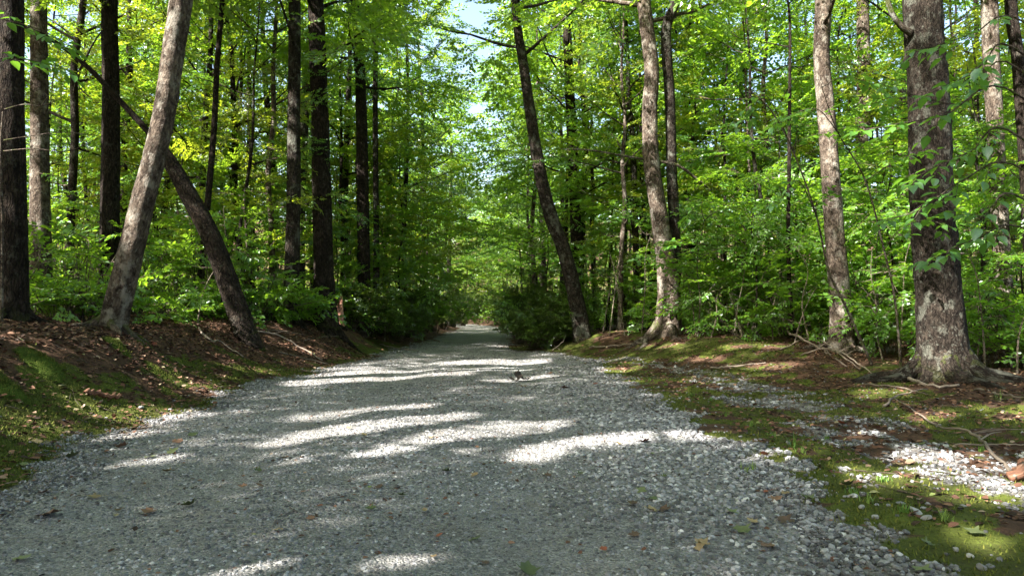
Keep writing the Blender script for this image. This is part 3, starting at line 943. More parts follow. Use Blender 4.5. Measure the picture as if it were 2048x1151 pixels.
# ------------------------------------------------------------------ background trees (shared meshes, individual objects)
def bg_tree_meshes(seed, H, zc, r0, length, nl, per, kind, leaf, bark, wob=.05, k=10, el=(.25, .8), profile='oval', scale=(.9, 1.3), lean=.0):
    r = np.random.default_rng(seed)
    n = 10
    zz = np.linspace(-.3, H, n)
    off = np.cumsum(r.normal(0, wob, (n, 2)) * (H / n), axis=0) + np.outer(np.linspace(0, 1, n), r.normal(0, lean, 2)) * H
    off -= off[0]
    P = smooth_path(np.column_stack([off, zz]), 46)
    rad = r0 * np.interp(np.linspace(0, 1, 46), [0, .05, .5, 1], [1.25, 1, .75, .15])
    fn = lambda z: np.array([np.interp(z, P[:, 2], P[:, 0]), np.interp(z, P[:, 2], P[:, 1]), z])
    tm = tube_mesh('trunk', *tube(P, rad, k, trunk_disp(seed % 50, .15, rough=.05)), M[bark])
    limbs, plc = limbs_for(r, fn, zc, H - .2, nl, length, el=el, profile=profile, per=per, r0=r0 * .4, scale=scale)
    bm_ = tube_mesh('branches', *join([tube(p, ra, 5, cap=False) for p, ra in limbs]), M[bark])
    cm = foliage('crown', plc, kind, M[leaf], False, 1.0, None, seed)
    return tm, bm_, cm

BG = [bg_tree_meshes(600 + i, H, zc, r0, ln, nl, per, ('canopy', 'canopy', 'fine', 'canopy', 'fine', 'canopy')[i], ('leaf', 'leaf_c', 'leaf_b', 'leaf', 'leaf_c', 'leaf_b')[i], bk, lean=.03) for i, (H, zc, r0, ln, nl, per, bk) in enumerate([
    (19, 5.5, .17, 3.2, 18, 5, 'bark_dark'), (21, 7.0, .20, 3.6, 18, 5, 'bark_grey'), (17, 4.5, .13, 2.8, 16, 5, 'bark_grey'),
    (22, 8.0, .18, 3.4, 17, 5, 'bark_dark'), (16, 3.6, .11, 2.6, 16, 5, 'bark_pale'), (20, 6.0, .15, 3.2, 17, 5, 'bark_dark')])]
UN = [bg_tree_meshes(700 + i, H, zc, r0, ln, nl, per, 'under', ('leaf_u', 'leaf_b', 'leaf_c', 'leaf_u', 'leaf_b')[i], bk, wob=.09, k=8, el=(.05, .5), profile='cone', scale=(.75, 1.15), lean=.06) for i, (H, zc, r0, ln, nl, per, bk) in enumerate([
    (6.5, 1.4, .035, 2.2, 15, 4, 'bark_grey'), (8.5, 1.9, .05, 2.6, 18, 4, 'bark_grey'), (5.0, 1.0, .028, 1.9, 13, 4, 'bark_grey'),
    (10.0, 2.4, .06, 2.8, 20, 4, 'bark_dark'), (7.5, 1.6, .045, 2.5, 16, 4, 'bark_pale')])]
UC = [bg_tree_meshes(750 + i, H, zc, r0, ln, nl, per, 'close', 'leaf_u', 'bark_grey', wob=.09, k=8, el=(.0, .4), profile='cone', scale=(.7, 1.1), lean=.06) for i, (H, zc, r0, ln, nl, per) in enumerate([
    (4.2, .6, .025, 1.5, 13, 5), (5.4, .9, .03, 1.7, 15, 5), (3.0, .4, .018, 1.3, 10, 5)])]
BD = [bg_tree_meshes(650 + i, H, zc, r0, ln, nl, per, 'canopy', 'leaf', bk, lean=.03) for i, (H, zc, r0, ln, nl, per, bk) in enumerate([
    (15, 3.6, .12, 3.6, 19, 6, 'bark_grey'), (17, 4.8, .14, 4.0, 19, 6, 'bark_dark')])]
PO = [bg_tree_meshes(670 + i, H, zc, r0, ln, nl, per, 'under', 'leaf_u', bk, wob=.05, k=8, el=(.15, .7), scale=(.7, 1.1), lean=.05) for i, (H, zc, r0, ln, nl, per, bk) in enumerate([
    (10, 5.2, .055, 1.6, 8, 2, 'bark_grey'), (12, 6.4, .07, 1.8, 8, 2, 'bark_dark'), (9, 4.4, .042, 1.4, 7, 2, 'bark_pale'), (11, 5.8, .05, 1.5, 7, 2, 'bark_dark')])]
ORD = ['first', 'second', 'third', 'fourth', 'fifth', 'sixth', 'seventh', 'eighth', 'ninth', 'tenth', 'eleventh', 'twelfth', 'thirteenth', 'fourteenth', 'fifteenth', 'sixteenth', 'seventeenth', 'eighteenth', 'nineteenth', 'twentieth', 'twenty-first', 'twenty-second', 'twenty-third', 'twenty-fourth', 'twenty-fifth', 'twenty-sixth', 'twenty-seventh', 'twenty-eighth']
pending = []   # roots whose label is worded once all stand
def place(variant, name, x, y, rot, sc, kindword, group, cat):
    z = float(gz(x, y)) - .05
    root = thing(name, (x, y, z), '', cat, group, rot)
    root.scale = (sc, sc, sc)
    for nm, me in zip(('trunk', 'branches', 'crown'), variant):
        c = obj(nm, me, root)
        if nm == 'crown':
            c['kind'] = 'stuff'
    pending.append((root, kindword, x, y))
    return root

taken = [(o.location.x, o.location.y) for o in COL.objects if o.parent is None and o.type == 'EMPTY']
r = np.random.default_rng(21)
def clear_of_road(x, y, m=1.0):
    return x < float(xl(y)) - 2.2 * m or x > max(float(xr(y)) + 2.0 * m, float(xb(y)) + .6 * m)
# thin trunks the photograph shows between the main ones: px, distance, variant
for px, d, v, sc in [(120, 17, 2, .8), (152, 22, 4, .9), (182, 26, 0, .7), (258, 20, 2, .8), (320, 24, 3, .7), (406, 19, 2, .75), (438, 24, 4, .9), (490, 20, 0, .6), (508, 23, 5, .7), (532, 19, 4, .75), (548, 27, 3, .8), (690, 26, 1, .7), (815, 30, 2, .9), (850, 38, 0, .9), (900, 48, 1, .8),
                     (1056, 30, 4, .9), (1085, 44, 3, .8), (1196, 29, 2, .8), (1238, 20.5, 4, .7), (1272, 23, 2, .8), (1300, 27, 0, .8), (1362, 22, 5, .55), (1386, 25, 1, .85), (1432, 28, 4, .8), (1470, 31, 0, .8), (1540, 21, 4, .8), (1600, 29, 1, .8), (1795, 19, 2, .8), (1845, 25, 5, .8), (1945, 20, 4, .7), (1975, 26, 3, .8)]:
    x = (px - CX) / F_PX * d
    place(BG[v], 'tree', x, d, r.uniform(0, 6.28), sc, 'slim background tree', 'slim trees in the woods', 'tree')
    taken.append((x, d))
n_bg = 0
for ring in range(4000):
    d = 16 + 104 * r.random() ** 0.7
    x = r.uniform(-.82, .82) * d + r.normal(0, 2)
    if not clear_of_road(x, d, 1.2) or any((x - a) ** 2 + (d - b) ** 2 < (2.6 + .02 * d) ** 2 for a, b in taken):
        continue
    if -24 < x < 9 and 42 < d < 84 and r.random() < .75:
        continue
    v = r.integers(len(BG))
    sc = r.uniform(.75, 1.05)
    place(BG[v], 'tree', x, d, r.uniform(0, 6.28), sc, 'far forest tree', 'trees deep in the woods', 'tree')
    taken.append((x, d))
    n_bg += 1
    if n_bg >= 78:
        break
for x, d, v, sc in [(-6.4, 30, 0, .85), (2.6, 27, 1, .9), (2.2, 33, 0, 1), (1.9, 41, 1, 1), (-7.5, 54, 1, 1.0), (2.2, 54, 0, 1.0), (4.4, 24.5, 0, .8)]:
    place(BD[v], 'tree', x, d, r.uniform(0, 6.28), sc, 'full-crowned tree over the road', 'full-crowned trees along the far road', 'tree')
    taken.append((x, d))
n_po = 0
for _ in range(3000):
    d = r.uniform(13.5, 36)
    x = r.uniform(-.74, .74) * d
    if not clear_of_road(x, d, 1.0) or any((x - a) ** 2 + (d - b) ** 2 < 1.1 ** 2 for a, b in taken) or (d < 20 and any(abs(CX + F_PX * x / d - h[0]) < 75 for h in HEROES)):
        continue
    place(PO[int(r.integers(4))], 'tree', x, d, r.uniform(0, 6.28), r.uniform(.8, 1.15), 'slender pole tree', 'slender pole trees between the main trunks', 'tree')
    taken.append((x, d))
    n_po += 1
    if n_po >= 115:
        break
# unseen trees added left, right and behind the view to throw the dappled shade
SHADE = [(-9, 4), (-13.5, 6), (-17, 2), (-8, -3), (-12.5, -1.5), (-16.5, -5), (-5.5, -7.5), (-10.5, -8), (-14.5, -11), (-4, -13), (-20, 8), (-19, -1), (-9.5, -14), (-6.5, -1.0), (-12, 9.5), (-21, 14), (-15.5, 12.5), (6, -4), (8.5, 2.0), (-1.5, -16), (-10.3, -4.6), (-7.4, -5.2), (-13, -8)]
for i, (x, y) in enumerate(SHADE):
    rr_ = np.random.default_rng(900 + i)
    H = rr_.uniform(15, 19)
    g0 = float(gz(x, y))
    base = np.array([x, y, g0])
    root = thing('tree', base, 'tall unseen forest tree added outside the view to shade the road, %s of its row' % ORD[i], 'tree', 'unseen trees added to shade the road')
    P = smooth_path([(0, 0, -.3), (.1, .1, 3), (.15, -.1, 7), (.0, .1, 11), (.1, 0, H)], 60)
    ra = np.interp(np.linspace(0, 1, 60), [0, .05, .6, 1], [.26, .2, .13, .03])
    obj('trunk', tube_mesh('trunk', *tube(P, ra, 12, trunk_disp(i, .2)), M['bark_dark']), root)
    fn = lambda z: np.array([np.interp(z, P[:, 2], P[:, 0]), np.interp(z, P[:, 2], P[:, 1]), z])
    limbs, plc = limbs_for(rr_, fn, 4.5, H - .3, 22, 3.9, per=8, r0=.06)
    obj('branches', tube_mesh('branches', *join([tube(p, q, 5, cap=False) for p, q in limbs if not in_gap((p[3:6] + base)).any()] or [tube(limbs[0][0], limbs[0][1], 5)]), M['bark_dark']), root)
    c = obj('crown', foliage('crown', plc, 'shade', M['leaf'], True, 1.0, base, 900 + i), root)
    c['kind'] = 'stuff'

# understory trees
u_spots = []
for px, d, v in [(30, 20, 1), (110, 21, 0), (160, 24, 3), (290, 21, 1), (390, 22, 4), (440, 26, 3), (500, 23, 0), (540, 24, 1), (670, 25, 0), (690, 30, 3),
                 (800, 27, 1), (760, 30, 3), (860, 36, 1), (812, 38, 3), (848, 46, 3), (930, 66, 3), (960, 75, 3), (985, 82, 3), (1010, 66, 3),
                 (1230, 25, 1), (1125, 28, 3), (1075, 36, 3), (1050, 46, 3), (1030, 72, 3), (1265, 23, 0), (1450, 21, 4), (1490, 18.2, 2), (1560, 18.5, 0), (1610, 20, 1), (1400, 25, 3), (1530, 25, 3), (1760, 17, 2), (1790, 20, 4), (1960, 17, 0), (2030, 18, 1), (1700, 24, 3), (1880, 22, 3), (745, 26, 4), (790, 31, 1), (725, 28, 1), (835, 33, 4), (875, 52, 3), (905, 60, 3), (1095, 25, 0), (1060, 52, 3)]:
    u_spots.append(((px - CX) / F_PX * d, d, v, r.uniform(.85, 1.15) * (1.25 if v == 3 else 1)))
for _ in range(600):
    d = r.uniform(17.5, 27)
    x = r.uniform(-.78, .78) * d
    if clear_of_road(x, d, 1.0) and not any((x - a) ** 2 + (d - b) ** 2 < 2.4 ** 2 for a, b, *_ in u_spots):
        u_spots.append((x, d, int(r.integers(len(UN))), r.uniform(.6, .95)))
    if len(u_spots) > 58:
        break
cnt = 0
for _ in range(2000):
    d = 21 + 60 * r.random()
    x = r.uniform(-.8, .8) * d
    if not clear_of_road(x, d, 1.0) or any((x - a) ** 2 + (d - b) ** 2 < 2.2 ** 2 for a, b, *_ in u_spots):
        continue
    u_spots.append((x, d, int(r.integers(len(UN))), r.uniform(.8, 1.25)))
    cnt += 1
    if cnt >= 42:
        break
for px, d, v, sc in [(1478, 16.4, 2, 1), (1520, 15.2, 0, .9), (1560, 15.8, 2, 1), (1600, 16.5, 1, 1), (1755, 13.2, 2, .9), (1780, 14.5, 0, 1), (1945, 12.8, 0, 1), (1975, 14, 1, 1), (2045, 11.6, 2, 1),
                     (1210, 21.5, 2, .9), (760, 24.5, 0, 1), (800, 26.5, 1, .9), (832, 29.5, 0, 1), (852, 33, 1, 1), (150, 17.3, 2, .9), (400, 18.4, 2, .9), (520, 19.5, 0, 1), (690, 23, 0, .9), (450, 17.5, 2, .9)]:
    place(UC[v], 'understory_tree', (px - CX) / F_PX * d, d, r.uniform(0, 6.28), sc, 'low leafy sapling', 'leafy saplings at the edge of the woods', 'tree')
for px, d, v, sc in [(865, 58, 3, 1.3), (890, 70, 1, 1.4), (940, 86, 3, 1.4), (915, 78, 1, 1.3), (1000, 90, 3, 1.5), (970, 95, 1, 1.6), (1040, 62, 1, 1.3), (1070, 58, 3, 1.2), (1110, 66, 3, 1.4), (1160, 52, 3, 1.3), (830, 64, 3, 1.4), (780, 50, 3, 1.3), (1200, 60, 3, 1.4), (1020, 80, 1, 1.5), (1090, 84, 3, 1.5), (860, 86, 3, 1.5)]:
    u_spots.append(((px - CX) / F_PX * d, d, v, sc))
for x, d, v, sc in u_spots:
    place(UN[v], 'understory_tree', x, d, r.uniform(0, 6.28), sc, 'leafy understory tree', 'understory trees with layered foliage', 'tree')

# ------------------------------------------------------------------ shrubs
def shrub_meshes(seed, kind, leaf, h, rad, n, scale=(.7, 1.2)):
    r = np.random.default_rng(seed)
    stems, plc = [], []
    for i in range(n):
        az = r.uniform(0, 6.28)
        rr = rad * math.sqrt(r.random())
        zt = h * r.uniform(.3, 1.0) * (1 - .3 * (rr / rad) ** 2) * (1.4 if r.random() < .14 else 1)
        p = np.array([[rr * .15 * math.cos(az), rr * .15 * math.sin(az), -.08], [rr * .5 * math.cos(az), rr * .5 * math.sin(az), zt * .55], [rr * math.cos(az), rr * math.sin(az), zt]])
        stems.append(tube(smooth_path(p, 5), np.linspace(.012, .004, 5), 4, cap=False))
        plc.append((p[-1], az + r.normal(0, .7), r.normal(.05, .3), r.normal(0, .3), r.uniform(*scale)))
        if r.random() < .7:
            plc.append(((p[1] + p[2]) / 2, az + r.normal(0, 1.2), r.normal(.1, .3), r.normal(0, .3), r.uniform(*scale) * .85))
    return tube_mesh('stems', *join(stems), M['bark_twig']), foliage('leaves', plc, kind, M[leaf], False, 1, None, seed)
SH = [shrub_meshes(800 + i, 'shrub', 'leaf_u', h, rd, n) for i, (h, rd, n) in enumerate([(.9, .8, 20), (1.3, .9, 26), (.6, .9, 20), (1.7, .8, 26)])]
RH = [shrub_meshes(850 + i, 'rhodo', 'leaf_rhodo', h, rd, n, (.8, 1.2)) for i, (h, rd, n) in enumerate([(2.1, .95, 62), (2.5, 1.2, 85), (1.6, 1.0, 52)])]
def place_shrub(v, name, x, y, sc, kindword, group):
    root = thing(name, (x, y, float(gz(x, y))), '', 'shrub', group, r.uniform(0, 6.28))
    root.scale = (sc * r.uniform(.8, 1.2), sc * r.uniform(.8, 1.2), sc * r.uniform(.85, 1.35))
    obj('stems', v[0], root)
    c = obj('leaves', v[1], root)
    c['kind'] = 'stuff'
    pending.append((root, kindword, x, y))
for px, d, v, sc in [(10, 10.5, 0, .9), (60, 12.5, 0, .8), (115, 11.6, 2, .8), (165, 12, 0, 1), (300, 12.5, 2, .8), (350, 14.2, 0, .8), (400, 14.6, 2, .8), (430, 15.5, 0, .8), (510, 16, 2, .9), (545, 16.5, 2, 1), (30, 14, 3, 1), (130, 15, 3, 1), (270, 15, 3, 1), (400, 15.5, 3, 1), (520, 16, 1, 1), (600, 19, 2, .9), (630, 20, 0, 1), (690, 21.5, 2, 1), (700, 20.5, 0, .8), (565, 17.2, 2, .8), (460, 17, 3, 1.1), (200, 17, 3, 1.1),
                     (1425, 17.6, 0, .8), (1465, 16.8, 1, .9), (1490, 15.5, 2, 1), (1520, 17, 3, 1), (1570, 15, 1, 1), (1620, 14.5, 2, 1), (1735, 13.6, 1, 1), (1775, 12.5, 0, .9), (1800, 14.5, 3, 1), (1945, 12, 1, .9), (1985, 11.2, 0, .8), (2035, 11, 1, .8), (1590, 19, 3, 1.2), (1460, 20, 3, 1.2), (1665, 17.5, 3, 1.1), (1380, 20.5, 3, 1), (1265, 21, 1, 1), (1230, 22, 3, 1), (1850, 15, 3, 1.1), (1920, 16, 3, 1.1), (1325, 19.5, 1, .8)]:
    place_shrub(SH[v], 'leafy_shrub', (px - CX) / F_PX * d, d, sc, 'low leafy green shrub', 'low leafy shrubs on the forest floor')
for px, d, v, sc in [(1062, 20.8, 2, .7), (1092, 20.4, 0, .72), (1124, 21.2, 2, .9), (1040, 25, 0, .8), (1060, 31, 1, .8), (1045, 38, 1, .9), (1025, 47, 1, 1), (1110, 25, 1, .8),
                     (790, 23.5, 2, .75), (818, 26.5, 2, .9), (765, 25, 2, .9), (842, 29.5, 0, .9), (868, 35, 2, 1.1), (888, 41, 0, 1.0), (815, 32, 2, 1.1), (905, 50, 1, 1.1), (925, 58, 1, 1.1), (720, 21, 2, .9), (955, 74, 1, 1.3), (985, 72, 1, 1.3), (1010, 66, 1, 1.2), (965, 80, 1, 1.6)]:
    x = (px - CX) / F_PX * d
    place_shrub(RH[v], 'evergreen_shrub', x, d, sc, 'dark evergreen shrub', 'dark evergreen thicket by the road')

rd = np.random.default_rng(404)
for px, d, h, lean in [(1392, 16.2, 1.6, -.2), (1420, 15.6, 1.1, .3), (1466, 15.2, 1.5, .15), (1488, 14.6, .9, -.4), (1545, 14.6, 1.4, .1), (1585, 13.8, 1.1, .35), (1622, 13.6, 1.9, -.15), (1746, 12.4, 1.8, .1), (1765, 12, 1.2, -.3), (1798, 12.2, 2.2, .08), (1948, 11, 1.3, .2), (1968, 10.8, 1.9, -.1), (2030, 10.4, 1.5, .2), (1218, 19.5, 2.6, .15), (1250, 19, 2.2, -.2), (1282, 18.6, 2.8, .1), (60, 11.5, 1.3, .2), (165, 12.6, 1.0, -.3), (395, 13.5, 1.2, .2), (560, 17.5, 1.6, .1), (705, 21, 1.8, -.1), (770, 22.5, 2.0, .1), (1205, 20.2, 1.7, .2)]:
    x = (px - CX) / F_PX * d
    b = np.array([x, d, float(gz(x, d))])
    ds = thing('dead_sapling', b, '', 'sapling', 'bare dead saplings in the undergrowth')
    P = smooth_path([(0, 0, -.08), (lean * h * .3 + rd.normal(0, .03), rd.normal(0, .05), h * .4), (lean * h * .6 + rd.normal(0, .06), rd.normal(0, .08), h * .75), (lean * h + rd.normal(0, .08), rd.normal(0, .1), h)], 20)
    obj('stem', tube_mesh('stem', *tube(P, np.linspace(.017, .005, 20), 6), M['dead_pale']), ds)
    for q in range(int(rd.integers(3, 6))):
        o = P[int(rd.integers(6, 18))]
        a_ = rd.uniform(0, 6.28); l_ = rd.uniform(.2, .6)
        e = o + np.array([math.cos(a_) * l_, math.sin(a_) * l_ * .6, rd.uniform(-.05, .35)])
        m_ = (o + e) / 2 + rd.normal(0, .05, 3)
        obj('twig', tube_mesh('twig', *tube(smooth_path([o, m_, e], 8), np.linspace(.007, .002, 8), 5, cap=False), M['dead_pale']), ds)
    pending.append((ds, 'bare dead sapling', x, d))
# undergrowth of the far forest floor, too far to count
ru = np.random.default_rng(61)
ncl = 8500
y = 23 + 100 * ru.random(ncl) ** .85
x = ru.uniform(-.85, .85, ncl) * y
k = (x < xl(y) - 1.2) | (x > np.maximum(xr(y) + 1.0, xb(y) + .3)) | (y > 78)
x, y = x[k], y[k]
nlf = 16
hgt_ = ru.uniform(.35, 1.3, len(x)) * (1 + .012 * y)
cx = np.repeat(x, nlf) + ru.normal(0, .5, len(x) * nlf)
cy_ = np.repeat(y, nlf) + ru.normal(0, .5, len(x) * nlf)
cz = terrain_bilinear(cx, cy_) + np.repeat(hgt_, nlf) * ru.uniform(.12, 1, len(cx))
az = ru.uniform(0, 6.28, len(cx))
u = np.stack([np.cos(az), np.sin(az), ru.normal(-.1, .2, len(cx))], -1)
up = np.stack([ru.normal(0, .4, len(cx)), ru.normal(0, .4, len(cx)), np.ones(len(cx))], -1)
nn_ = up - u * np.sum(up * u, 1)[:, None] / np.sum(u * u, 1)[:, None]
nn_ /= np.linalg.norm(nn_, axis=1)[:, None]
LV_, LF_ = leaf_geom(np.stack([cx, cy_, cz], -1), u, np.cross(nn_, u), nn_, ru.uniform(.12, .2, len(cx)) * (1 + .011 * cy_), .32, False)
stuff(obj('undergrowth', mesh_np('undergrowth', LV_.reshape(-1, 3), (np.arange(len(cx))[:, None, None] * 4 + LF_[None]).reshape(-1, 4), [M['leaf_u']], attrs={'rnd': ('FACE', 'FLOAT', ru.random(len(cx)))}, smooth=False)), 'green undergrowth covering the far forest floor', 'undergrowth')

# word the labels by the main trunk beside which each one stands
HEROES.sort()
rows = {}
for root, kw, x, y in pending:
    px = CX + F_PX * x / y
    best = min(range(len(HEROES)), key=lambda i: abs(HEROES[i][0] - px))
    if px < 0:
        place_w = 'beyond the left edge of the picture'
    elif px > 2048:
        place_w = 'beyond the right edge of the picture'
    elif 760 < px < 1015:
        place_w = 'on the left side of the far road'
    else:
        place_w = ('left of ' if px < HEROES[best][0] else 'right of ') + HEROES[best][1]
    rows.setdefault((kw, place_w), []).append((y, root))
for (kw, pw), lst in rows.items():
    lst.sort(key=lambda e: e[0])
    for i, (y, root) in enumerate(lst):
        root['label'] = '%s %s' % (kw, pw) if len(lst) == 1 else '%s %s, %s nearest' % (kw, pw, ORD[min(i, 27)])

# ------------------------------------------------------------------ gravel stones (uncountable: one object, instanced stones)
def stone_nodes():
    ng = bpy.data.node_groups.new('gravel_stones', 'GeometryNodeTree')
    ng.interface.new_socket('Geometry', in_out='INPUT', socket_type='NodeSocketGeometry')
    ng.interface.new_socket('Geometry', in_out='OUTPUT', socket_type='NodeSocketGeometry')
    N, L = ng.nodes, ng.links
    gi, go = N.new('NodeGroupInput'), N.new('NodeGroupOutput')
    g2i = N.new('GeometryNodeGeometryToInstance')
    for k in range(5):
        ic = N.new('GeometryNodeMeshIcoSphere')
        ic.inputs['Radius'].default_value = 0.5
        ic.inputs['Subdivisions'].default_value = 1 if k < 3 else 2
        sp = N.new('GeometryNodeSetPosition')
        nz = N.new('ShaderNodeTexNoise')
        nz.noise_dimensions = '4D'
        nz.inputs['W'].default_value = k * 7.7
        nz.inputs['Scale'].default_value = 2.6
        nz.inputs['Detail'].default_value = 1.0
        sub = N.new('ShaderNodeVectorMath'); sub.operation = 'SUBTRACT'; sub.inputs[1].default_value = (.5, .5, .5)
        mul = N.new('ShaderNodeVectorMath'); mul.operation = 'SCALE'; mul.inputs['Scale'].default_value = 0.75
        L.new(nz.outputs['Color'], sub.inputs[0]); L.new(sub.outputs[0], mul.inputs[0]); L.new(mul.outputs[0], sp.inputs['Offset'])
        L.new(ic.outputs[0], sp.inputs[0])
        sm = N.new('GeometryNodeSetMaterial'); sm.inputs['Material'].default_value = M['stone']
        L.new(sp.outputs[0], sm.inputs[0])
        L.new(sm.outputs[0], g2i.inputs[0])
    iop = N.new('GeometryNodeInstanceOnPoints')
    iop.inputs['Pick Instance'].default_value = True
    L.new(gi.outputs[0], iop.inputs['Points'])
    L.new(g2i.outputs[0], iop.inputs['Instance'])
    for nm, typ, sock in (('rot', 'FLOAT_VECTOR', 'Rotation'), ('scl', 'FLOAT_VECTOR', 'Scale')):
        a = N.new('GeometryNodeInputNamedAttribute'); a.data_type = typ; a.inputs['Name'].default_value = nm
        if sock == 'Rotation':
            e = N.new('FunctionNodeEulerToRotation'); L.new(a.outputs[0], e.inputs[0]); L.new(e.outputs[0], iop.inputs[sock])
        else:
            L.new(a.outputs[0], iop.inputs[sock])
    rv_ = N.new('FunctionNodeRandomValue'); rv_.data_type = 'INT'
    rv_.inputs[4].default_value = 0; rv_.inputs[5].default_value = 4
    L.new(rv_.outputs[2], iop.inputs['Instance Index'])
    L.new(iop.outputs[0], go.inputs[0])
    return ng
t = NT('stone')
ta = t.attr('tone', 'INSTANCER')
nn = t.noise(t.n('ShaderNodeTexCoord').outputs['Object'], 3.0, 3)
c = t.ramp(ta, [(0.0, (0.035, 0.035, 0.036)), (0.35, (0.155, 0.156, 0.162)), (0.7, (0.30, 0.302, 0.31)), (0.9, (0.43, 0.43, 0.43)), (1.0, (0.56, 0.55, 0.535))])
c = t.mix(t.math('MULTIPLY', nn, 0.6), c, (0.155, 0.152, 0.15))
t.principled(c, 0.8, nn, 0.3, 0.1, 0.25)
M['stone'] = t.m

rg = np.random.default_rng(55)
pts, scl, rot, tone = [], [], [], []
for y0, y1, dens, smin, smax in ((2.5, 3.6, 4600, .005, .032), (3.6, 5.2, 3700, .006, .035), (5.2, 7.5, 2100, .008, .042), (7.5, 11, 1100, .011, .048), (11, 17, 360, .016, .05), (17, 26, 100, .02, .055)):
    X0, X1 = max(-3.9, -.78 * y1), min(4.4, .78 * y1)
    n = int((X1 - X0) * (y1 - y0) * dens)
    x = rg.uniform(X0, X1, n); y = rg.uniform(y0, y1, n)
    g = gravel_mask(x, y)
    coarse = np.clip(0.35 + 0.5 * sstep((x + .2) / 1.5) + 1.1 * (fbm(x * .9, y * .9, 71.0) - .5), .05, 1)
    worn = np.clip(sum(k_ * np.exp(-((x - tx) / .42) ** 2) for tx, k_ in ((-1.9, 1.), (.15, .35))) * (.55 + .9 * fbm(x * 1.1, y * .5, 44.)), 0, 1)
    coarse = coarse * (1 - .55 * worn)
    keep = rg.random(n) < np.clip(g ** 1.5 * (0.62 + .1 * coarse) * (1 - .3 * worn), 0, 1)
    x, y, coarse, g = x[keep], y[keep], coarse[keep], g[keep]
    n = len(x)
    s = (smin + (smax - smin) * (rg.random(n) ** 2.1) * (.45 + .75 * coarse))
    z = terrain_bilinear(x, y) + .006 + s * .05
    pts.append(np.stack([x, y, z], -1))
    scl.append(np.stack([s * rg.uniform(.8, 1.35, n), s * rg.uniform(.75, 1.1, n), s * rg.uniform(.55, .95, n)], -1))
    rot.append(np.stack([rg.normal(0, .35, n), rg.normal(0, .35, n), rg.uniform(0, 6.28, n)], -1))
    tone.append(np.clip(rg.normal(.31, .33, n) - .04 * (coarse - .5) + .9 * (fbm(x * .8, y * .8, 52.) - .5), 0, 1))
# stray stones spilled over the mossy verges
n = 2600
x = rg.uniform(-4.4, 5.0, n); y = rg.uniform(2.6, 14, n)
k = (gravel_mask(x, y) < .5) & (rg.random(n) < np.where(x > 0, .9, np.clip(1.2 - (xl(y) - x) * 1.6, 0, 1))) & (np.abs(x) < .78 * y)
x, y = x[k], y[k]; n = len(x)
s = rg.uniform(.010, .03, n)
pts.append(np.stack([x, y, terrain_bilinear(x, y) + s * .15], -1))
scl.append(np.stack([s * 1.2, s, s * .7], -1)); rot.append(np.stack([rg.normal(0, .3, n), rg.normal(0, .3, n), rg.uniform(0, 6.28, n)], -1)); tone.append(np.clip(rg.normal(.30, .22, n), 0, 1))
pts, scl, rot, tone = map(np.concatenate, (pts, scl, rot, tone))
me = bpy.data.meshes.new('gravel')
me.vertices.add(len(pts))
me.vertices.foreach_set('co', pts.astype(np.float32).ravel())
for nm, dat in (('scl', scl), ('rot', rot)):
    a = me.attributes.new(nm, 'FLOAT_VECTOR', 'POINT'); a.data.foreach_set('vector', dat.astype(np.float32).ravel())
a = me.attributes.new('tone', 'FLOAT', 'POINT'); a.data.foreach_set('value', tone.astype(np.float32))
me.materials.append(M['stone'])
gravel = obj('gravel', me)
md = gravel.modifiers.new('stones', 'NODES')
md.node_group = stone_nodes()
stuff(gravel, 'loose grey crushed gravel covering the road and pull-off', 'gravel')
print('gravel stones', len(pts))

# ------------------------------------------------------------------ single larger stones
t = NT('pale_stone')
P = t.n('ShaderNodeTexCoord').outputs['Object']
oi = t.n('ShaderNodeObjectInfo').outputs['Random']
c = t.ramp(oi, [(0.0, (0.12, 0.122, 0.125)), (.5, (0.22, 0.22, 0.215)), (1.0, (0.36, 0.35, 0.33))])
nn = t.noise(P, 45, 5, .65)
c = t.mix(t.math('MULTIPLY', nn, .55), c, (.2, .195, .18))
t.principled(c, .8, nn, .5, .01, .3)
M['pale_stone'] = t.m
import bmesh
def stone_mesh(seed):
    bm = bmesh.new()
    bmesh.ops.create_icosphere(bm, subdivisions=3, radius=.5)
    V = np.array([v.co[:] for v in bm.verts])
    d = 1 + .75 * (fbm(V[:, 0] * 1.7 + seed * 9, V[:, 1] * 1.7, V[:, 2] * 1.7, 2) - .5)
    V2 = V * d[:, None]
    rr = np.random.default_rng(seed)
    for _ in range(7):     # chipped facets
        nrm = rr.normal(0, 1, 3); nrm /= np.linalg.norm(nrm)
        dd = V2 @ nrm
        lim = rr.uniform(.2, .36)
        V2 -= np.outer(np.clip(dd - lim, 0, None) * .9, nrm)
    for v, cco in zip(bm.verts, V2):
        v.co = cco
    me = bpy.data.meshes.new('stone')
    bm.to_mesh(me); bm.free()
    me.materials.append(M['pale_stone'])
    return me
STM = [stone_mesh(i) for i in range(5)]
STONES = [(1795, 1005, .05), (1717, 1013, .045), (1744, 1032, .05), (1757, 955, .03), (1700, 975, .035), (1477, 873, .05), (1620, 935, .05), (1517, 1070, .055), (1597, 1092, .05), (1640, 1100, .055), (1757, 1122, .05), (1572, 977, .03), (1900, 1095, .04), (1930, 1108, .04), (1640, 1140, .05), (1480, 1110, .035), (1695, 990, .035), (1850, 1130, .04),
          (285, 815, .08), (345, 820, .06), (325, 840, .06), (230, 868, .05), (185, 890, .06), (200, 885, .04), (1560, 1040, .04), (1655, 1075, .04), (1690, 1060, .03), (1415, 1105, .03), (1300, 1130, .03), (1380, 1060, .025), (1820, 1020, .07), (1845, 1035, .06), (1950, 1130, .05), (1530, 1120, .035), (1600, 1020, .03), (1470, 1040, .025)]
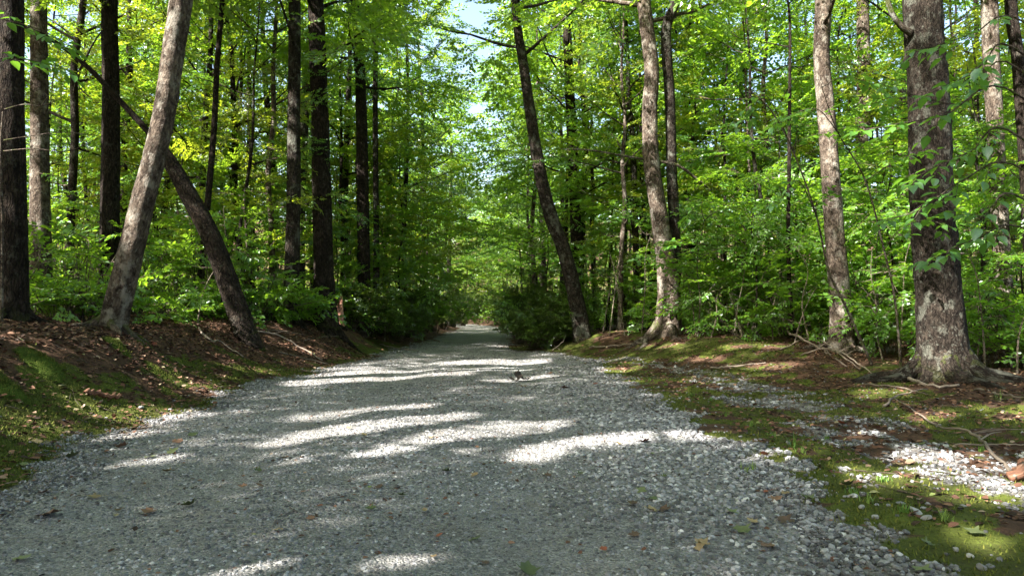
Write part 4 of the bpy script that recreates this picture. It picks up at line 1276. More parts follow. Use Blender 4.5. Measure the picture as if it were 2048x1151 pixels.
big = {(1795, 1005): 'white block of stone on the moss at the lower right', (285, 815): 'pale flat stone at the foot of the left moss bank', (1477, 873): 'grey rounded stone at the end of the sunlit gravel streak', (1820, 1020): 'long grey flat stone half sunk in the right moss strip'}
for i, (px, py, s) in enumerate(STONES):
    p = on_ground(px, py)
    o = obj('stone', STM[i % 5], loc=(p[0], p[1], gtop(p[0], p[1]) + s * .04), rot=(rg.normal(0, .2), rg.normal(0, .2), rg.uniform(0, 6.28)), scale=(s * rg.uniform(.85, 1.2), s * rg.uniform(.65, .95), s * rg.uniform(.5, .75)))
    side = 'at the right edge of the gravel' if px > 1200 else 'at the foot of the left moss bank'
    tag(o, big.get((px, py), 'pale loose stone ' + side), 'stone', 'larger pale stones among the gravel')

# ------------------------------------------------------------------ fallen leaves
def dead_leaf_mat(name, c0, c1):
    t = NT(name)
    P = t.n('ShaderNodeTexCoord').outputs['Object']
    nn = t.noise(P, 2.2, 4, .6)
    oi = t.n('ShaderNodeObjectInfo').outputs['Random']
    c = t.ramp(t.math('ADD', t.math('MULTIPLY', nn, .6), t.math('MULTIPLY', oi, .4)), [(.25, c0), (.75, c1)])
    t.principled(c, .65, nn, .4, .01, .35)
    return t.m
M['dl_brown'] = dead_leaf_mat('dead_leaf_brown', (.05, .03, .02), (.16, .085, .05))
M['dl_green'] = dead_leaf_mat('fallen_leaf_green', (.05, .065, .022), (.13, .15, .06))
M['dl_tan'] = dead_leaf_mat('dead_leaf_tan', (.14, .10, .05), (.30, .22, .11))
M['dl_red'] = dead_leaf_mat('dead_leaf_red', (.14, .035, .018), (.30, .09, .045))
M['dl_dark'] = dead_leaf_mat('dead_leaf_dark', (.012, .010, .008), (.035, .025, .018))
def dead_leaf(seed, mat, curl):
    rr = np.random.default_rng(seed)
    lob = [(0, .0), (.12, .10), (.22, .30), (.34, .20), (.46, .44), (.60, .26), (.76, .30), (.84, .13), (1.0, 0)]
    top = [(a + rr.normal(0, .02), b * rr.uniform(.8, 1.2)) for a, b in lob]
    bot = [(a + rr.normal(0, .02), -b * rr.uniform(.8, 1.2)) for a, b in lob]
    bm = bmesh.new()
    def zf(x, y):
        return curl * (y * y * 1.6 + (x - .5) ** 2 * .9) + .05 * math.sin(x * 9 + seed) * y * 3
    mid = [bm.verts.new((a - .5, 0, zf(a, 0))) for a, _ in lob]
    tv = [bm.verts.new((a - .5, b, zf(a, b))) for a, b in top[1:-1]]
    bv = [bm.verts.new((a - .5, b, zf(a, b))) for a, b in bot[1:-1]]
    for side, sgn in ((tv, 1), (bv, -1)):
        for i in range(len(lob) - 1):
            a, b = mid[i], mid[i + 1]
            c_ = side[i] if i < len(side) else None
            d_ = side[i - 1] if i > 0 else None
            vs_ = [v for v in (a, b, c_, d_) if v is not None]
            if sgn < 0:
                vs_ = vs_[::-1]
            bm.faces.new(vs_)
    st = [bm.verts.new(v) for v in ((-.5, .012, zf(0, 0)), (-.5, -.012, zf(0, 0)), (-.78, -.01, zf(0, 0) + .03), (-.78, .01, zf(0, 0) + .03))]
    bm.faces.new(st)
    me = bpy.data.meshes.new('fallen_leaf')
    bm.to_mesh(me); bm.free()
    for p in me.polygons:
        p.use_smooth = True
    me.materials.append(M[mat])
    return me
DL = {k: [dead_leaf(i + 10 * j, 'dl_' + k, cu) for i, cu in enumerate((.25, .5, .12, .8))] for j, k in enumerate(('brown', 'green', 'tan', 'red', 'dark'))}
LEAVES = [(160, 940, 'green', .07), (105, 1030, 'brown', .11), (95, 988, 'brown', .07), (245, 935, 'brown', .07), (305, 1026, 'brown', .09), (385, 1012, 'green', .08), (340, 945, 'tan', .07), (195, 995, 'tan', .07), (245, 1023, 'tan', .05), (55, 1118, 'green', .07), (55, 930, 'green', .06), (520, 943, 'green', .05), (575, 880, 'brown', .06), (575, 918, 'brown', .05), (490, 975, 'brown', .05), (525, 972, 'brown', .05), (560, 1060, 'tan', .06), (590, 1022, 'brown', .07), (625, 1037, 'brown', .04), (610, 985, 'brown', .04), (740, 1075, 'brown', .04), (895, 945, 'green', .06), (950, 952, 'tan', .06), (760, 975, 'brown', .06), (805, 993, 'green', .05), (850, 1023, 'tan', .04), (745, 1020, 'green', .06), (880, 1072, 'red', .04), (950, 1080, 'green', .06), (870, 1115, 'tan', .04), (970, 1126, 'brown', .04), (1055, 1145, 'green', .09), (1095, 953, 'brown', .06), (1160, 948, 'green', .05), (1280, 982, 'green', .06), (1305, 998, 'green', .05), (1265, 1010, 'brown', .08), (1300, 1022, 'tan', .09), (1325, 1020, 'brown', .08), (1265, 1070, 'brown', .06), (1205, 1100, 'red', .04), (1395, 1095, 'tan', .05), (1325, 955, 'green', .04), (1285, 884, 'red', .10), (1235, 889, 'tan', .05), (1525, 910, 'red', .07), (1470, 960, 'green', .05), (1530, 985, 'red', .08), (1545, 1000, 'brown', .07), (1565, 990, 'tan', .05), (1610, 1000, 'green', .08), (1690, 972, 'green', .08), (1500, 1045, 'tan', .06), (1565, 1042, 'brown', .09), (1480, 1062, 'green', .08), (1460, 1025, 'green', .06), (1605, 920, 'green', .05), (1600, 945, 'tan', .05), (1530, 1095, 'brown', .07), (1400, 1090, 'tan', .08), (1835, 890, 'green', .09), (1790, 930, 'tan', .08), (1680, 848, 'red', .08), (1750, 857, 'brown', .08), (1845, 1090, 'green', .07), (1940, 1065, 'green', .08), (1835, 1140, 'green', .09), (1900, 850, 'tan', .08), (700, 858, 'tan', .05), (865, 878, 'tan', .06), (730, 870, 'tan', .05), (640, 850, 'brown', .06), (700, 803, 'brown', .07), (525, 757, 'red', .09), (455, 858, 'tan', .06), (390, 870, 'green', .09), (360, 885, 'brown', .09), (250, 895, 'brown', .09), (350, 905, 'green', .08), (305, 915, 'green', .08), (150, 915, 'green', .09), (230, 850, 'green', .08), (655, 782, 'green', .08), (870, 800, 'brown', .06), (1100, 748, 'brown', .1), (1130, 777, 'brown', .09), (1140, 792, 'brown', .08), (1040, 787, 'tan', .07), (970, 815, 'brown', .05), (1160, 870, 'tan', .05), (1190, 770, 'red', .08), (1095, 722, 'brown', .1), (1170, 728, 'brown', .1), (60, 690, 'tan', .1), (310, 690, 'red', .1), (130, 745, 'green', .1), (180, 840, 'tan', .08), (410, 742, 'tan', .1), (560, 742, 'green', .09), (620, 705, 'tan', .1), (80, 885, 'tan', .09), (30, 968, 'brown', .08)]
place_w = lambda px, py: ('on the shaded gravel in the left foreground' if px < 680 and py > 860 else 'on the gravel in the middle foreground' if px < 1400 and py > 860 else 'on gravel and moss at the right' if py > 840 else 'on the left moss bank' if px < 560 else 'on the gravel further along the road')
colw = {'brown': 'curled brown dead leaf', 'green': 'fallen green leaf', 'tan': 'tan dry leaf', 'red': 'rust red dead leaf'}
special = {(105, 1030): 'large curled brown leaf lying apart at the far left of the gravel', (1285, 884): 'rust red leaf lying in the sunlit gravel streak', (1055, 1145): 'pale green leaf at the bottom edge of the picture', (1525, 910): 'bright red leaf where gravel meets sunlit moss', (305, 1026): 'dark brown curled leaf between two green leaves on the left gravel', (385, 1012): 'light green lobed leaf right of the dark curled leaf on gravel'}
for i, (px, py, k, s) in enumerate(LEAVES):
    p = on_ground(px, py)
    o = obj('fallen_leaf', DL[k][int(rg.integers(4))], loc=(p[0], p[1], gtop(p[0], p[1]) + .012), rot=(rg.normal(0, .2), rg.normal(0, .2), rg.uniform(0, 6.28)), scale=s * rg.uniform(1.0, 1.35))
    tag(o, special.get((px, py), colw[k] + ' ' + place_w(px, py)).replace('the shaded gravel in', 'gravel in'), 'leaf', 'leaves fallen on the road and verges')
# dark clump of dead leaves standing up in the middle of the road
p = on_ground(1035, 762)
cl = thing('leaf_clump', (p[0], p[1], gtop(p[0], p[1])), 'dark clump of withered leaves standing up on the road', 'leaf')
for dx, dy, rx, ry, rz, s in ((0, 0, 1.35, .2, .6, .16), (.06, .02, .4, .3, 1.4, .15), (-.08, 0, .3, -.4, 2.8, .15), (.13, 0, .2, .2, 4.0, .13), (.02, -.05, .9, -.3, 5.2, .12)):
    obj('leaf', DL['dark'][3 if rx < 1 else 1], cl, (dx * 1.3, dy, .03 + .07 * (rx > 1)), (rx, ry, rz), s * 1.1)

# ------------------------------------------------------------------ leaf litter on the forest floor and banks (uncountable)
def litter(n, xr0, xr1, y0, y1, keepfn, seed, size=(.04, .085)):
    r = np.random.default_rng(seed)
    x = r.uniform(xr0, xr1, n); y = r.uniform(y0, y1, n)
    k = (r.random(n) < keepfn(x, y)) & (np.abs(x) < .8 * y + .5)
    x, y = x[k], y[k]; n = len(x)
    z = terrain_bilinear(x, y) + r.uniform(.004, .02, n)
    az = r.uniform(0, 6.28, n)
    u = np.stack([np.cos(az), np.sin(az), r.normal(0, .22, n)], -1)
    up = np.stack([r.normal(0, .35, n), r.normal(0, .35, n), np.ones(n)], -1)
    nn = up - u * np.sum(up * u, 1)[:, None] / np.sum(u * u, 1)[:, None]
    nn /= np.linalg.norm(nn, axis=1)[:, None]
    v = np.cross(nn, u)
    l = r.uniform(*size, n)
    V, F = leaf_geom(np.stack([x, y, z], -1), u, v, nn, l, .32, True)
    return V, F, r.random(n)
def litter_keep(x, y):
    g = gravel_mask(x, y)
    m = moss_mask(x, y)
    return np.clip(1 - g * 1.3, 0, 1) * (1 - .6 * m)
parts = [litter(52000, -9.5, -3, 3.5, 18, litter_keep, 1, (.028, .07)), litter(32000, 2.0, 10, 3.5, 18, litter_keep, 2, (.028, .065)), litter(6000, -10, 12, 16, 28, litter_keep, 3, (.06, .11)),
         litter(11000, -3.4, 4, 2.6, 18, lambda x, y: gravel_mask(x, y) * np.clip(.1 + 2.2 * (fbm(x * 1.2, y * 1.2, 90.) - .35), .04, 1), 4, (.014, .038))]
V = np.concatenate([p[0] for p in parts]); LF = parts[0][1]
rn = np.concatenate([p[2] for p in parts])
F = (np.arange(len(V))[:, None, None] * 6 + LF[None]).reshape(-1, 4)
t = NT('litter')
a = t.attr('rnd')
c = t.ramp(a, [(0, (.022, .014, .010)), (.4, (.06, .028, .017)), (.75, (.12, .058, .033)), (.93, (.19, .11, .07)), (.985, (.25, .19, .13)), (1, (.14, .18, .05))])
t.principled(c, .8, None, spec=.25)
stuff(obj('leaf_litter', mesh_np('leaf_litter', V.reshape(-1, 3), F, [t.m], attrs={'rnd': ('FACE', 'FLOAT', np.repeat(rn, 2))}, smooth=False)), 'brown leaf litter covering the banks and forest floor', 'leaf litter')

rt = np.random.default_rng(88)
tws = []
for i in range(900):
    if rt.random() < .55:
        x, y = rt.uniform(2.0, 8.5), rt.uniform(4, 18)
    else:
        x, y = rt.uniform(-8, -3.6), rt.uniform(4, 18)
    if abs(x) > .8 * y or gravel_mask(np.array([x]), np.array([y]))[0] > .6:
        continue
    a_ = rt.uniform(0, 6.28); l_ = rt.uniform(.06, .38); b_ = a_ + rt.normal(0, .5)
    q = np.array([[x, y, 0], [x + math.cos(a_) * l_ / 2, y + math.sin(a_) * l_ / 2, 0], [x + (math.cos(a_) + math.cos(b_)) * l_ / 2, y + (math.sin(a_) + math.sin(b_)) * l_ / 2, 0]])
    q[:, 2] = terrain_bilinear(q[:, 0], q[:, 1]) + rt.uniform(.005, .025)
    tws.append(tube(q, rt.uniform(.0025, .007) * np.array([1, .8, .5]), 4, cap=False))
stuff(obj('twig_litter', tube_mesh('twig_litter', *join(tws), M['bark_twig'])), 'small dry twigs scattered over the verges', 'twigs')

# moss and short grass fuzz on the mossy strips (uncountable)
def fuzz(n, x0, x1, y0, y1, seed, h=(.008, .022), wd=.0035, mask=moss_mask, thr=.25):
    r = np.random.default_rng(seed)
    x = r.uniform(x0, x1, n); y = r.uniform(y0, y1, n)
    m = mask(x, y) * (1 - gravel_mask(x, y) * .8)
    k = (r.random(n) < m * (m > thr) * np.clip(.3 + 1.6 * (fbm(x * 3, y * 3, 77.) - .2), 0, 1)) & (np.abs(x) < .78 * y)
    x, y = x[k], y[k]; n = len(x)
    z = terrain_bilinear(x, y)
    b = np.stack([x, y, z - .003], -1)
    az = r.uniform(0, 6.28, n)
    s = np.stack([np.cos(az), np.sin(az), np.zeros(n)], -1) * (wd * r.uniform(.7, 1.3, n))[:, None]
    hh = r.uniform(*h, n) * (0.7 + .8 * fbm(x * 2, y * 2, 60., 2))
    tip = b + np.stack([r.normal(0, .4, n) * hh, r.normal(0, .4, n) * hh, hh], -1)
    V = np.stack([b - s, b + s, tip + s * .25, tip - s * .25], 1)
    return V, r.random(n)
f1 = fuzz(75000, -5.2, -3, 3.4, 14, 1, (.008, .025), .005)
f2 = fuzz(75000, 1.6, 5.2, 2.8, 15, 2, (.007, .022), .005)
clump = lambda x, y: moss_mask(x, y) * np.clip((fbm(x * 2.2, y * 2.2, 123., 3) - .52) * 6, 0, 1)
f3 = fuzz(26000, 1.6, 5.0, 2.8, 13, 3, (.012, .04), .0026, clump, .1)
f4 = fuzz(9000, -5.0, -3, 3.4, 12, 4, (.012, .035), .0026, clump, .1)
V = np.concatenate([f1[0], f2[0], f3[0], f4[0]]); rn = np.concatenate([f1[1], f2[1], f3[1] * .5 + .4, f4[1] * .5 + .4])
F = np.arange(len(V) * 4).reshape(-1, 4)
t = NT('moss_fuzz')
c = t.ramp(t.attr('rnd'), [(0, (.03, .04, .009)), (.6, (.066, .088, .015)), (1, (.14, .14, .03))])
t.principled(c, .9, None, spec=.1)
M['moss'] = t.m
stuff(obj('moss_carpet', mesh_np('moss_carpet', V.reshape(-1, 3), F, [t.m], attrs={'rnd': ('FACE', 'FLOAT', rn)}, smooth=False)), 'short green moss and grass growing along both verges', 'moss')

# moss cushions
t = NT('moss_cushion')
P = t.n('ShaderNodeTexCoord').outputs['Object']
nn = t.noise(P, 22, 5, .7)
n2 = t.noise(P, 3, 3)
c = t.ramp(t.math('ADD', t.math('MULTIPLY', nn, .5), t.math('MULTIPLY', n2, .5)), [(.3, (.022, .032, .008)), (.55, (.05, .075, .013)), (.75, (.09, .115, .022))])
t.principled(c, .95, nn, 1.0, .03, .05)
def cushion(px, py, w, h, label, seed):
    p = on_ground(px, py)
    n, k = 14, 36
    th = np.linspace(0, math.pi / 2 * 1.02, n)[:, None]
    a = (np.arange(k) * 2 * math.pi / k)[None]
    rr = 1 + .5 * (fbm(np.cos(a) * 1.5 + seed, np.sin(a) * 1.5, th * 1.2, 3) - .5)
    X = np.sin(th) * np.cos(a) * w * rr; Y = np.sin(th) * np.sin(a) * w * .65 * rr
    Zs = np.cos(th) * h * (1 + .6 * (fbm(X * 9 / max(w, .1) * .2 + seed, Y * 9, 3., 3) - .5)) - .02
    V = np.stack([X, Y, Zs + 0 * a], -1).reshape(-1, 3)
    V += np.random.default_rng(seed).normal(0, .0025, V.shape)
    gx = p[0] + V[:, 0]; gy = p[1] + V[:, 1]
    V[:, 2] += terrain_bilinear(gx, gy) - gtop(p[0], p[1]) + .008
    idx = np.arange(n * k).reshape(n, k); nx_ = np.roll(idx, -1, 1)
    F = np.stack([idx[:-1], nx_[:-1], nx_[1:], idx[1:]], -1).reshape(-1, 4)[:, ::-1]
    # fuzz standing on the cushion
    o = thing('moss_cushion', (p[0], p[1], gtop(p[0], p[1]) - .008), label, 'moss')
    obj('mound', mesh_np('mound', V, F, [t.m]), o)
    r = np.random.default_rng(seed + 3)
    m = 1500
    b = V[r.integers(0, len(V), m)] + r.normal(0, .012, (m, 3)) * [1, 1, .2]
    az = r.uniform(0, 6.28, m)
    s = np.stack([np.cos(az), np.sin(az), np.zeros(m)], -1) * .003
    tip = b + np.stack([r.normal(0, .007, m), r.normal(0, .007, m), r.uniform(.008, .022, m)], -1)
    fm = obj('shoots', mesh_np('shoots', np.stack([b - s, b + s, tip + s * .3, tip - s * .3], 1).reshape(-1, 3), np.arange(m * 4).reshape(-1, 4), [M['moss']], attrs={'rnd': ('FACE', 'FLOAT', r.random(m))}, smooth=False), o)
    fm['kind'] = 'stuff'
cushion(85, 728, .26, .10, 'dark green moss cushion high on the left bank', 1)
cushion(238, 662, .13, .09, 'small bright moss cushion below the leaning pale trunk', 2)
cushion(235, 694, .16, .08, 'moss cushion below the small bright one on the left bank', 3)
cushion(8, 775, .24, .10, 'dark moss cushion cut by the left picture edge', 4)
cushion(280, 682, .16, .07, 'flat moss cushion right of the small bright cushion', 5)
cushion(320, 745, .18, .05, 'low moss cushion in the sun at the foot of the bank', 6)

# ------------------------------------------------------------------ fallen branches, sticks, logs
t = NT('dead_wood')
P = t.attr('bk', out='Vector')
nn = t.noise(t.scaled(P, (1, 1, .15)), 60, 5, .6)
oi = t.n('ShaderNodeObjectInfo').outputs['Random']
c = t.mix(oi, t.ramp(nn, [(.3, (.06, .045, .034)), (.7, (.17, .135, .105))]), t.ramp(nn, [(.3, (.13, .10, .08)), (.7, (.33, .28, .23))]))
t.principled(c, .9, nn, .5, .01, .15)
M['wood'] = t.m
t = NT('red_wood')
P = t.attr('bk', out='Vector')
nn = t.noise(t.scaled(P, (1, 1, .12)), 50, 5, .6)
c = t.ramp(nn, [(.3, (.06, .03, .02)), (.55, (.16, .08, .05)), (.75, (.32, .2, .14))])
t.principled(c, .85, nn, .7, .015, .15)
M['red_wood'] = t.m
t = NT('pink_wood')
nn = t.noise(t.scaled(t.attr('bk', out='Vector'), (1, 1, .1)), 45, 5, .6)
t.principled(t.ramp(nn, [(.3, (.2, .07, .045)), (.5, (.42, .2, .14)), (.7, (.6, .4, .3))]), .85, nn, .7, .015, .15)
M['pink_wood'] = t.m
def stick(pts, w, label, lift=.02, name='fallen_branch', mat='wood', k=8, taper=.5, side=None, cat='branch', group='fallen branches and sticks', arch=0.0):
    W = []
    for q in pts:
        p = on_ground(q[0], q[1])
        p[2] = gtop(p[0], p[1]) + lift + (q[2] if len(q) > 2 else 0)
        W.append(p)
    W = np.array(W)
    base = W[0].copy()
    n = max(12, 5 * len(W))
    P = smooth_path(W - base, n)
    P += np.random.default_rng(int(W[0][0] * 1000) % 9999).normal(0, w * .25, P.shape)
    root = thing(name, base, label, cat, group)
    obj('main_stem', tube_mesh('main_stem', *tube(P, w / 2 * np.linspace(1, taper, n), k, trunk_disp(3, 0, rough=.12, bumps=.12)), M[mat]), root)
    for (f, dx, dy, dz) in side or []:
        s = P[int(f * (n - 1))]
        e = s + np.array([dx, dy, dz])
        mdl = (s + e) / 2 + np.array([0, 0, .02])
        obj('side_twig', tube_mesh('side_twig', *tube(smooth_path([s, mdl, e], 8), w * .3 * np.linspace(1, .3, 8), 5, cap=False), M[mat]), root)
    return root
stick([(382, 622, .05), (400, 658), (440, 685), (490, 716)], .035, 'long pale fallen branch lying down the left bank', side=[(.3, .2, -.1, .06)])
stick([(470, 662), (540, 668), (590, 690), (645, 722)], .04, 'dark crooked branch on the left bank right of the pale one', side=[(.4, .3, .2, .05), (.65, -.2, .3, .05)])
stick([(480, 655), (560, 664), (610, 672)], .025, 'thin twig lying above the dark crooked branch')
stick([(270, 624), (330, 626), (380, 632)], .03, 'dark twig at the crest of the left bank')
stick([(560, 706), (600, 716), (660, 730)], .022, 'short twig near the foot of the left bank')
stick([(610, 682), (660, 674), (690, 676)], .025, 'pale twig left below the splintered stump')
stick([(172, 790, .02), (205, 796, .02), (243, 801, .02)], .055, 'short reddish piece of rotten log on the moss', mat='red_wood', taper=.8, name='log_piece')
stick([(2022, 962, .01), (1960, 895, .02), (1925, 875, .05), (1870, 862, .03), (1785, 800, .01)], .028, 'long pale branch reaching across the right verge', side=[(.3, .35, .25, .03), (.45, .6, .1, .02), (.45, .3, -.05, .05)])
stick([(1905, 893), (1975, 893), (2060, 892)], .016, 'thin straight twig crossing the long pale branch')
stick([(2018, 956, .0), (2042, 942, .005), (2075, 922, .01)], .07, 'reddish brown chunk of split wood at the right edge', mat='red_wood', taper=1.1, name='wood_chunk')
stick([(1800, 752), (1850, 770), (1915, 775)], .05, 'dark fallen branch at the foot of the massive trunk')
stick([(1765, 815), (1790, 795), (1850, 780)], .03, 'bent twig left of the massive trunk')
stick([(1555, 672, .25), (1600, 690, .12), (1650, 706), (1690, 735)], .05, 'dark broken bough leaning out of the brush pile')
stick([(1560, 700), (1620, 690, .1), (1660, 720, .05)], .03, 'grey stick in the brush pile by the blotched trunk', side=[(.5, .3, 0, .12)])
stick([(1600, 712), (1660, 712, .1), (1720, 742)], .03, 'brown stick at the front of the brush pile', side=[(.3, .2, -.1, .15), (.7, .25, .1, .1)])
stick([(1640, 700, .15), (1690, 722, .08), (1745, 752)], .028, 'thin stick at the right end of the brush pile', side=[(.5, .1, -.2, .1)])
stick([(1420, 738), (1470, 733), (1530, 728)], .035, 'pale log-like stick on the mossy right verge')
stick([(1180, 698), (1230, 694), (1290, 686)], .05, 'pale fallen stick left of the double-stemmed tree', lift=.03)
stick([(1070, 697, .05), (1095, 694, .1), (1120, 700)], .03, 'pale crooked twig in front of the dark evergreen bush', side=[(.5, .1, 0, .18)])
stick([(1105, 702), (1125, 694, .12), (1132, 690, .25)], .025, 'short upturned twig beside the evergreen bush')
stick([(835, 672, .1), (850, 676), (880, 684)], .05, 'reddish exposed root at the left road edge', mat='red_wood', name='root')
stick([(760, 690), (800, 698), (840, 703)], .04, 'pale stick on the bank before the evergreen thicket')
stick([(1950, 780), (1990, 790), (2055, 800)], .03, 'dark twig on the ground right of the massive trunk')
stick([(1730, 770), (1800, 778), (1850, 792)], .022, 'thin twig on the leaf litter left of the massive trunk')

# splintered stump
p = at(678, 652, 19.0)
gx, gy = p[0], p[1]; g0 = float(gz(gx, gy))
stp = thing('tree_stump', (gx, gy, g0), 'splintered tree stump with bare pink wood on the left bank', 'stump')
k, n = 22, 16
a = np.arange(k) * 2 * math.pi / k
rs = np.random.default_rng(4)
topz = .38 + .42 * np.clip(np.cos(a - 1.2), 0, 1) ** 1.5 + rs.uniform(-.07, .12, k)
zz = np.linspace(0, 1, n)[:, None]
Zs = -.15 + zz * (topz[None] + .15)
rad = .13 * (1 + .25 * np.exp(-(Zs + .15) / .12)) * (1 - .35 * zz) * (1 + .15 * np.sin(5 * a)[None])
V = np.stack([rad * np.cos(a), rad * np.sin(a), Zs], -1).reshape(-1, 3)
V = np.concatenate([V, [[0, 0, .30]]])
idx = np.arange(n * k).reshape(n, k); nx_ = np.roll(idx, -1, 1)
F = np.stack([idx[:-1], nx_[:-1], nx_[1:], idx[1:]], -1).reshape(-1, 4)
F2 = np.stack([idx[-1][0::2], np.roll(idx[-1], -1)[0::2], np.roll(idx[-1], -2)[0::2], np.full(k // 2, n * k)], -1)
obj('stump', tube_mesh('stump', V, np.concatenate([F, F2]), V.copy(), M['pink_wood']), stp)
for i in range(6):
    aa = rs.uniform(0, 6.28); h = rs.uniform(.35, .85)
    q = smooth_path([(.09 * math.cos(aa), .09 * math.sin(aa), .15), (.08 * math.cos(aa), .08 * math.sin(aa), h * .7), (.1 * math.cos(aa), .1 * math.sin(aa), h)], 8)
    obj('splinter', tube_mesh('splinter', *tube(q, np.linspace(.035, .004, 8), 6), M['pink_wood']), stp)

# ------------------------------------------------------------------ near overhanging leaves on the right and left: every leaf a part
def near_leaf_mesh(seed, mat):
    r = np.random.default_rng(seed)
    xs = [0, .08, .22, .42, .62, .82, 1.0]
    ws = [0, .12, .24, .285, .23, .11, 0]
    V, F = [], []
    for x, w in zip(xs, ws):
        z = -.16 * x * x
        V += [(x, 0, z), (x, w, z + w * .35 + r.normal(0, .012)), (x, -w, z + w * .35 + r.normal(0, .012))]
    for i in range(6):
        a, b = i * 3, i * 3 + 3
        F += [[a, b, b + 1, a + 1], [b, a, a + 2, b + 2]]
    V = np.array(V); V[:, 0] += .12
    V = np.concatenate([V, [(0, .006, 0), (0, -.006, 0), (.13, -.006, 0), (.13, .006, 0)]])
    m = len(V)
    F.append([m - 4, m - 3, m - 2, m - 1])
    return mesh_np('leaf', V, np.array(F), [M[mat]], attrs={'rnd': ('FACE', 'FLOAT', np.full(len(F), r.uniform(.1, .9)))})
NL = [near_leaf_mesh(i, 'leaf_near') for i in range(7)]
def near_branch(root, base, pts, rad, nside, rl, leaf=.11, mat='bark_twig', side_len=.38, leaves_per=5, f0=.2):
    """main twig with alternate side twigs; leaves as single parts"""
    P = smooth_path(np.array(pts), 24) - base
    br = obj('branch', tube_mesh('branch', *tube(P, rad * np.linspace(1, .25, 24), 6), M[mat]), root)
    tw = []
    for i in range(nside):
        f = f0 + (1 - f0) * (i + .5) / nside
        j = min(int(f * 23), 22)
        o = P[j]
        d = P[j + 1] - P[j]; d /= np.linalg.norm(d)
        h = np.cross(d, [0, 0, 1.0]); h /= np.linalg.norm(h) + 1e-9
        s = 1 if i % 2 else -1
        dirv = d * rl.uniform(.5, .8) + h * s * rl.uniform(.5, .9) + np.array([0, 0, rl.normal(-.05, .12)])
        dirv /= np.linalg.norm(dirv)
        ln = side_len * rl.uniform(.6, 1.2) * (1.15 - .5 * f)
        e = o + dirv * ln + np.array([0, 0, -.08 * ln])
        tw.append(tube(smooth_path([o, (o + e) / 2 + [0, 0, .01], e], 6), np.linspace(.003, .0014, 6), 4, cap=False))
        for m in range(leaves_per):
            g = (m + .7) / leaves_per
            q = o + (e - o) * g
            sd = 1 if m % 2 else -1
            hh = np.cross(dirv, [0, 0, 1.0]); hh /= np.linalg.norm(hh)
            u = dirv * (.55 + .5 * g) + hh * sd * (.8 if m < leaves_per - 1 else .05) + np.array([0, 0, rl.normal(-.22, .18)])
            az = math.atan2(u[1], u[0]); pit = math.atan2(u[2], math.hypot(u[0], u[1]))
            obj('leaf', NL[int(rl.integers(7))], br, q, (rl.normal(0, .28), -pit, az), leaf * rl.uniform(.7, 1.2))
    obj('side_twigs', tube_mesh('side_twigs', *join(tw), M[mat]), br)

rl = np.random.default_rng(77)
base = np.array([4.75, 5.6, float(gz(4.75, 5.6))])
nt = thing('sapling', base, 'sapling right of the picture whose broad-leaved branches hang across the massive trunk', 'tree')
P = smooth_path([(0, 0, -.1), (.05, .1, 1.2), (-.05, 0, 2.4), (.05, .1, 4.2)], 30)
obj('trunk', tube_mesh('trunk', *tube(P, np.linspace(.035, .012, 30), 8), M['bark_twig']), nt)
for (zb, pxs, d) in [(1.9, [(2030, 175), (1900, 225), (1800, 245), (1700, 265)], 5.4), (1.5, [(2040, 330), (1930, 360), (1840, 420), (1760, 440)], 5.6), (1.2, [(2050, 455), (1960, 475), (1900, 500), (1850, 530)], 5.5), (2.4, [(2040, 90), (1980, 120), (1940, 150), (1890, 170)], 5.2), (2.1, [(2030, 120), (1940, 200), (1850, 190), (1760, 160)], 5.9), (1.7, [(2030, 260), (1950, 300), (1880, 330), (1810, 370)], 5.2), (1.35, [(2040, 390), (1980, 430), (1920, 420), (1880, 400)], 5.0), (2.7, [(2050, 30), (1960, 60), (1900, 80), (1830, 100)], 5.8)]:
    near_branch(nt, base, [base + [0, 0, zb]] + [at(a, b, d) for a, b in pxs], .009, 7, rl, leaf=.105, leaves_per=5, f0=.3)
# slender arching sapling by the blotched trunk
base = np.array([*at(1742, 740, 11.2)[:2], 0.0]); base[2] = float(gz(base[0], base[1]))
sp2 = thing('sapling', base, 'slender dark arching sapling in front of the blotched pink trunk', 'tree')
pp = [base, at(1690, 610, 11.1), at(1658, 540, 11), at(1635, 430, 10.8), at(1590, 300, 10.5), at(1545, 215, 10.2), at(1490, 165, 10)]
P = smooth_path(pp, 50) - base
obj('trunk', tube_mesh('trunk', *tube(P, np.linspace(.022, .006, 50), 7), M['bark_twig']), sp2)
for a0, pxs, d in [(4, [(1540, 190), (1500, 225), (1455, 250)], 9.6), (4, [(1600, 280), (1660, 260), (1720, 250)], 10), (3, [(1640, 400), (1700, 380), (1760, 400)], 10.4), (3, [(1600, 360), (1560, 400), (1510, 420)], 10.2)]:
    near_branch(sp2, base, [pp[a0]] + [at(a, b, d) for a, b in pxs], .007, 7, rl, leaf=.12, leaves_per=5)
base = np.array([*at(1800, 735, 10.6)[:2], 0.0]); base[2] = float(gz(base[0], base[1]))
sp3 = thing('sapling', base, 'thin curving sapling just left of the massive trunk', 'tree')
pp = [base, at(1790, 600, 10.4), at(1770, 500, 10.2), at(1735, 360, 9.8), at(1680, 260, 9.4), at(1650, 170, 9)]
P = smooth_path(pp, 44) - base
obj('trunk', tube_mesh('trunk', *tube(P, np.linspace(.02, .005, 44), 7), M['bark_twig']), sp3)
for a0, pxs, d in [(4, [(1640, 215), (1590, 225), (1545, 250)], 9), (3, [(1780, 330), (1820, 310), (1860, 300)], 9.2), (2, [(1800, 460), (1850, 440), (1900, 450)], 9.4), (5, [(1690, 150), (1740, 160), (1780, 190)], 8.8)]:
    near_branch(sp3, base, [pp[a0]] + [at(a, b, d) for a, b in pxs], .007, 7, rl, leaf=.12, leaves_per=5)
